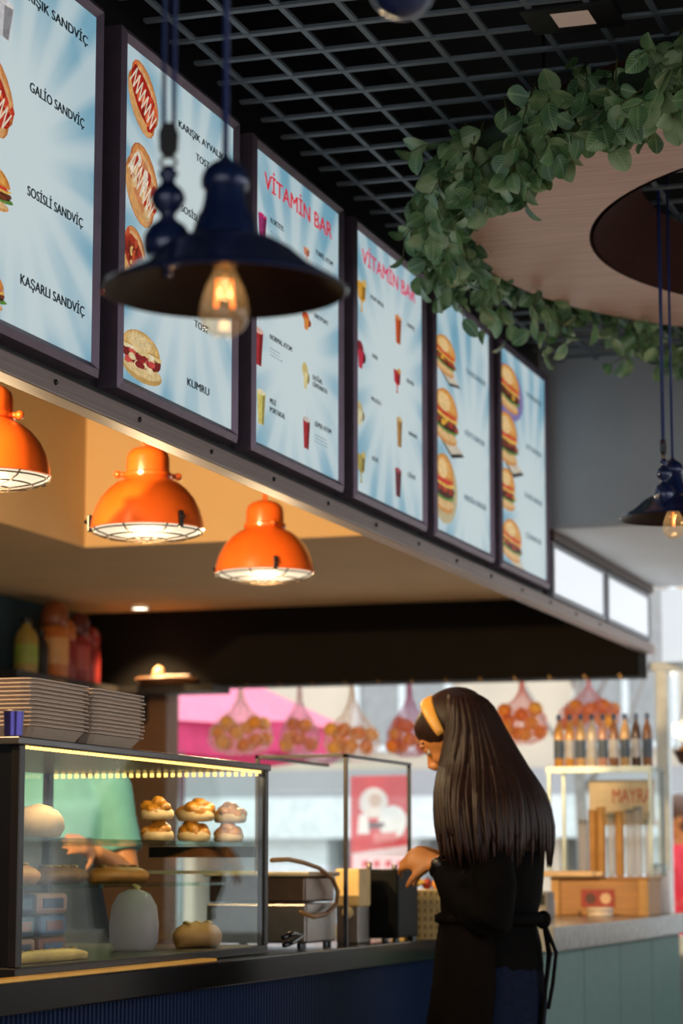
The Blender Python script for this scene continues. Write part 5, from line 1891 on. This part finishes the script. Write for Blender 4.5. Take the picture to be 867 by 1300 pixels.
for yy, zb_, dx in ((.03, .80, -.165), (-.03, .76, -.15), (.0, .84, -.175)):
    MB().tube([(-.155, .01, 1.06), (dx - .01, yy * .7, .98), (dx, yy, .9), (dx + .012, yy * 1.2, zb_)], .016, 6, flat=.2, ref=(1, 0, 0)).build('tie_tail', BLOUSE, apo, True)
# hair
# (height, front, back, half width, where the curtain of hair opens round the face)
HS = [(1.645, .10, .045, .03, 80), (1.632, .118, .01, .06, 80), (1.605, .125, -.02, .085, 78), (1.54, .125, -.055, .100, 68), (1.45, .128, -.108, .135, 50),
      (1.378, .125, -.150, .225, 46), (1.30, .118, -.167, .262, 46), (1.235, .108, -.165, .262, 48)]


def hair_pt(i, u, g=1.):
    z, F, B, w, st_ = HS[i]
    ph = radians(st_ + (360 - 2 * st_) * u)
    m_, h_ = (F + B) / 2, (F - B) / 2
    return Vector((m_ + h_ * cos(ph) * g, w * sin(ph) * g, z))


hm = MB()
rings = []
for i in range(len(HS)):
    rings.append([hair_pt(i, q / 27, .96) for q in range(28)])
hm.loft(rings)
hair = hm.build('hair', HAIRM, wo, True)
R4 = Matrix.Rotation(TILT, 4, 'Y')
hc = MB()
hc.ball(H - fw_ * .012 + up_ * .032, (.100, .084, .088), 24, 16, R4)
hc.ball(H + fw_ * .03 + up_ * .055, (.062, .066, .05), 20, 12, R4)
remesh(hc.build('hair_crown', HAIRM, hair, True), .008, 3)
hr = random.Random(3)
lk = MB()
NL = 230
for q in range(NL):
    u = (q + hr.random()) / NL
    g = hr.uniform(.965, 1.03)
    wv = hr.uniform(-.012, .012)
    end = hr.uniform(-.045, .035)
    pts = []
    for i in range(len(HS)):
        p = hair_pt(i, min(1, max(0, u + wv * sin(i * 1.1 + q))), g)
        if i == len(HS) - 1:
            p.z += end
        pts.append(p)
    sm = []
    for i in range(len(pts) - 1):
        for f in (0, .5):
            p0, p1, p2, p3 = pts[max(i - 1, 0)], pts[i], pts[i + 1], pts[min(i + 2, len(pts) - 1)]
            sm.append(.5 * ((2 * p1) + (p2 - p0) * f + (2 * p0 - 5 * p1 + 4 * p2 - p3) * f * f + (3 * p1 - p0 - 3 * p2 + p3) * f ** 3))
    sm.append(pts[-1])
    k_ = len(sm)
    lk.tube(sm, [.0065 + .003 * sin(pi * min(1, j_ / (k_ - 1) * 1.1)) if j_ < k_ - 2 else (.006 if j_ == k_ - 2 else .0012) for j_ in range(k_)], 5, flat=.6)
lo = lk.build('hair_locks', HAIRM, hair, True)
lo['kind'] = 'stuff'
# headband across the crown
hbd = Vector((.54, 0, .84))
hbp = [H + Vector((.012, 0, 0)) + lf * .092 * sin(a) + hbd * .112 * cos(a) for a in [-1.6 + 3.2 * q / 28 for q in range(29)]]
hbr = [.012 + .009 * cos(-1.6 + 3.2 * q / 28) for q in range(29)]
MB().tube(hbp, hbr, 8, flat=.3, ref=(0, -.9, .3)).build('headband', mat('mustard_satin', '#d2973c', .45), wo, True)
ws = Vector(ARMS[1][2])
wd_ = (ws - Vector(ARMS[1][1])).normalized()
u_ = wd_.orthogonal().normalized()
v_ = wd_.cross(u_)
wb_ = MB().tube([ws - wd_ * .012 + (u_ * cos(a) + v_ * sin(a)) * .0285 for a in [q * pi / 10 for q in range(20)]], .007, 6, closed=True).build('watch_strap', BLACKM, wo, True)
MB().lathe([(.002, 0), (.015, 0), (.016, .004), (.013, .007)], 18).build('watch_case', DARKSTEEL, wb_, True, loc=ws - wd_ * .012 + Vector((0, .027, .004)), rot=(-pi / 2, 0, 0))

# ---- the cook behind the display case, and a passer-by outside
ck = person('person in a mint green shirt standing behind the glass display case', (-3.12, 6.72, 0), radians(-65), mat('tan_skin', '#b9794e', .5), mat('mint_cotton', '#63a0a6', .7, var=.08), mat('dark_trousers', '#1c1c22', .7),
       mat('black_hair', '#120d0b', .4), 1.76, {1: ((0, .17, 1.36), (.06, .22, 1.12), (.24, .12, 1.18)), -1: ((0, -.17, 1.36), (.05, -.22, 1.12), (.22, -.16, 1.14))}, .3, False)
rings = []
for z, hd, hw, sp in ((1.28, .145, .17, .8), (1.1, .14, .17, 1.3), (.98, .15, .19, 1.6), (.5, .18, .21, 1.6)):
    rings.append([(hd * cos(a), hw * sin(a), z) for a in [sp * (-1 + 2 * q / 16) for q in range(17)]] + [((hd - .008) * cos(a), (hw - .008) * sin(a), z) for a in [sp * (1 - 2 * q / 16) for q in range(17)]])
MB().loft(rings).build('apron', mat('dark_blue_apron', '#1a2433', .8), ck, True)
pp = at(868, 1100, y=12.6)
person('person in a red coat on the street at the right edge', (pp.x, 12.6, -.06), radians(200), SKIN, mat('red_coat', '#cf2438', .7), mat('grey_trousers', '#3c3c44', .7), mat('brown_hair', '#5a3a26', .5), 1.62)
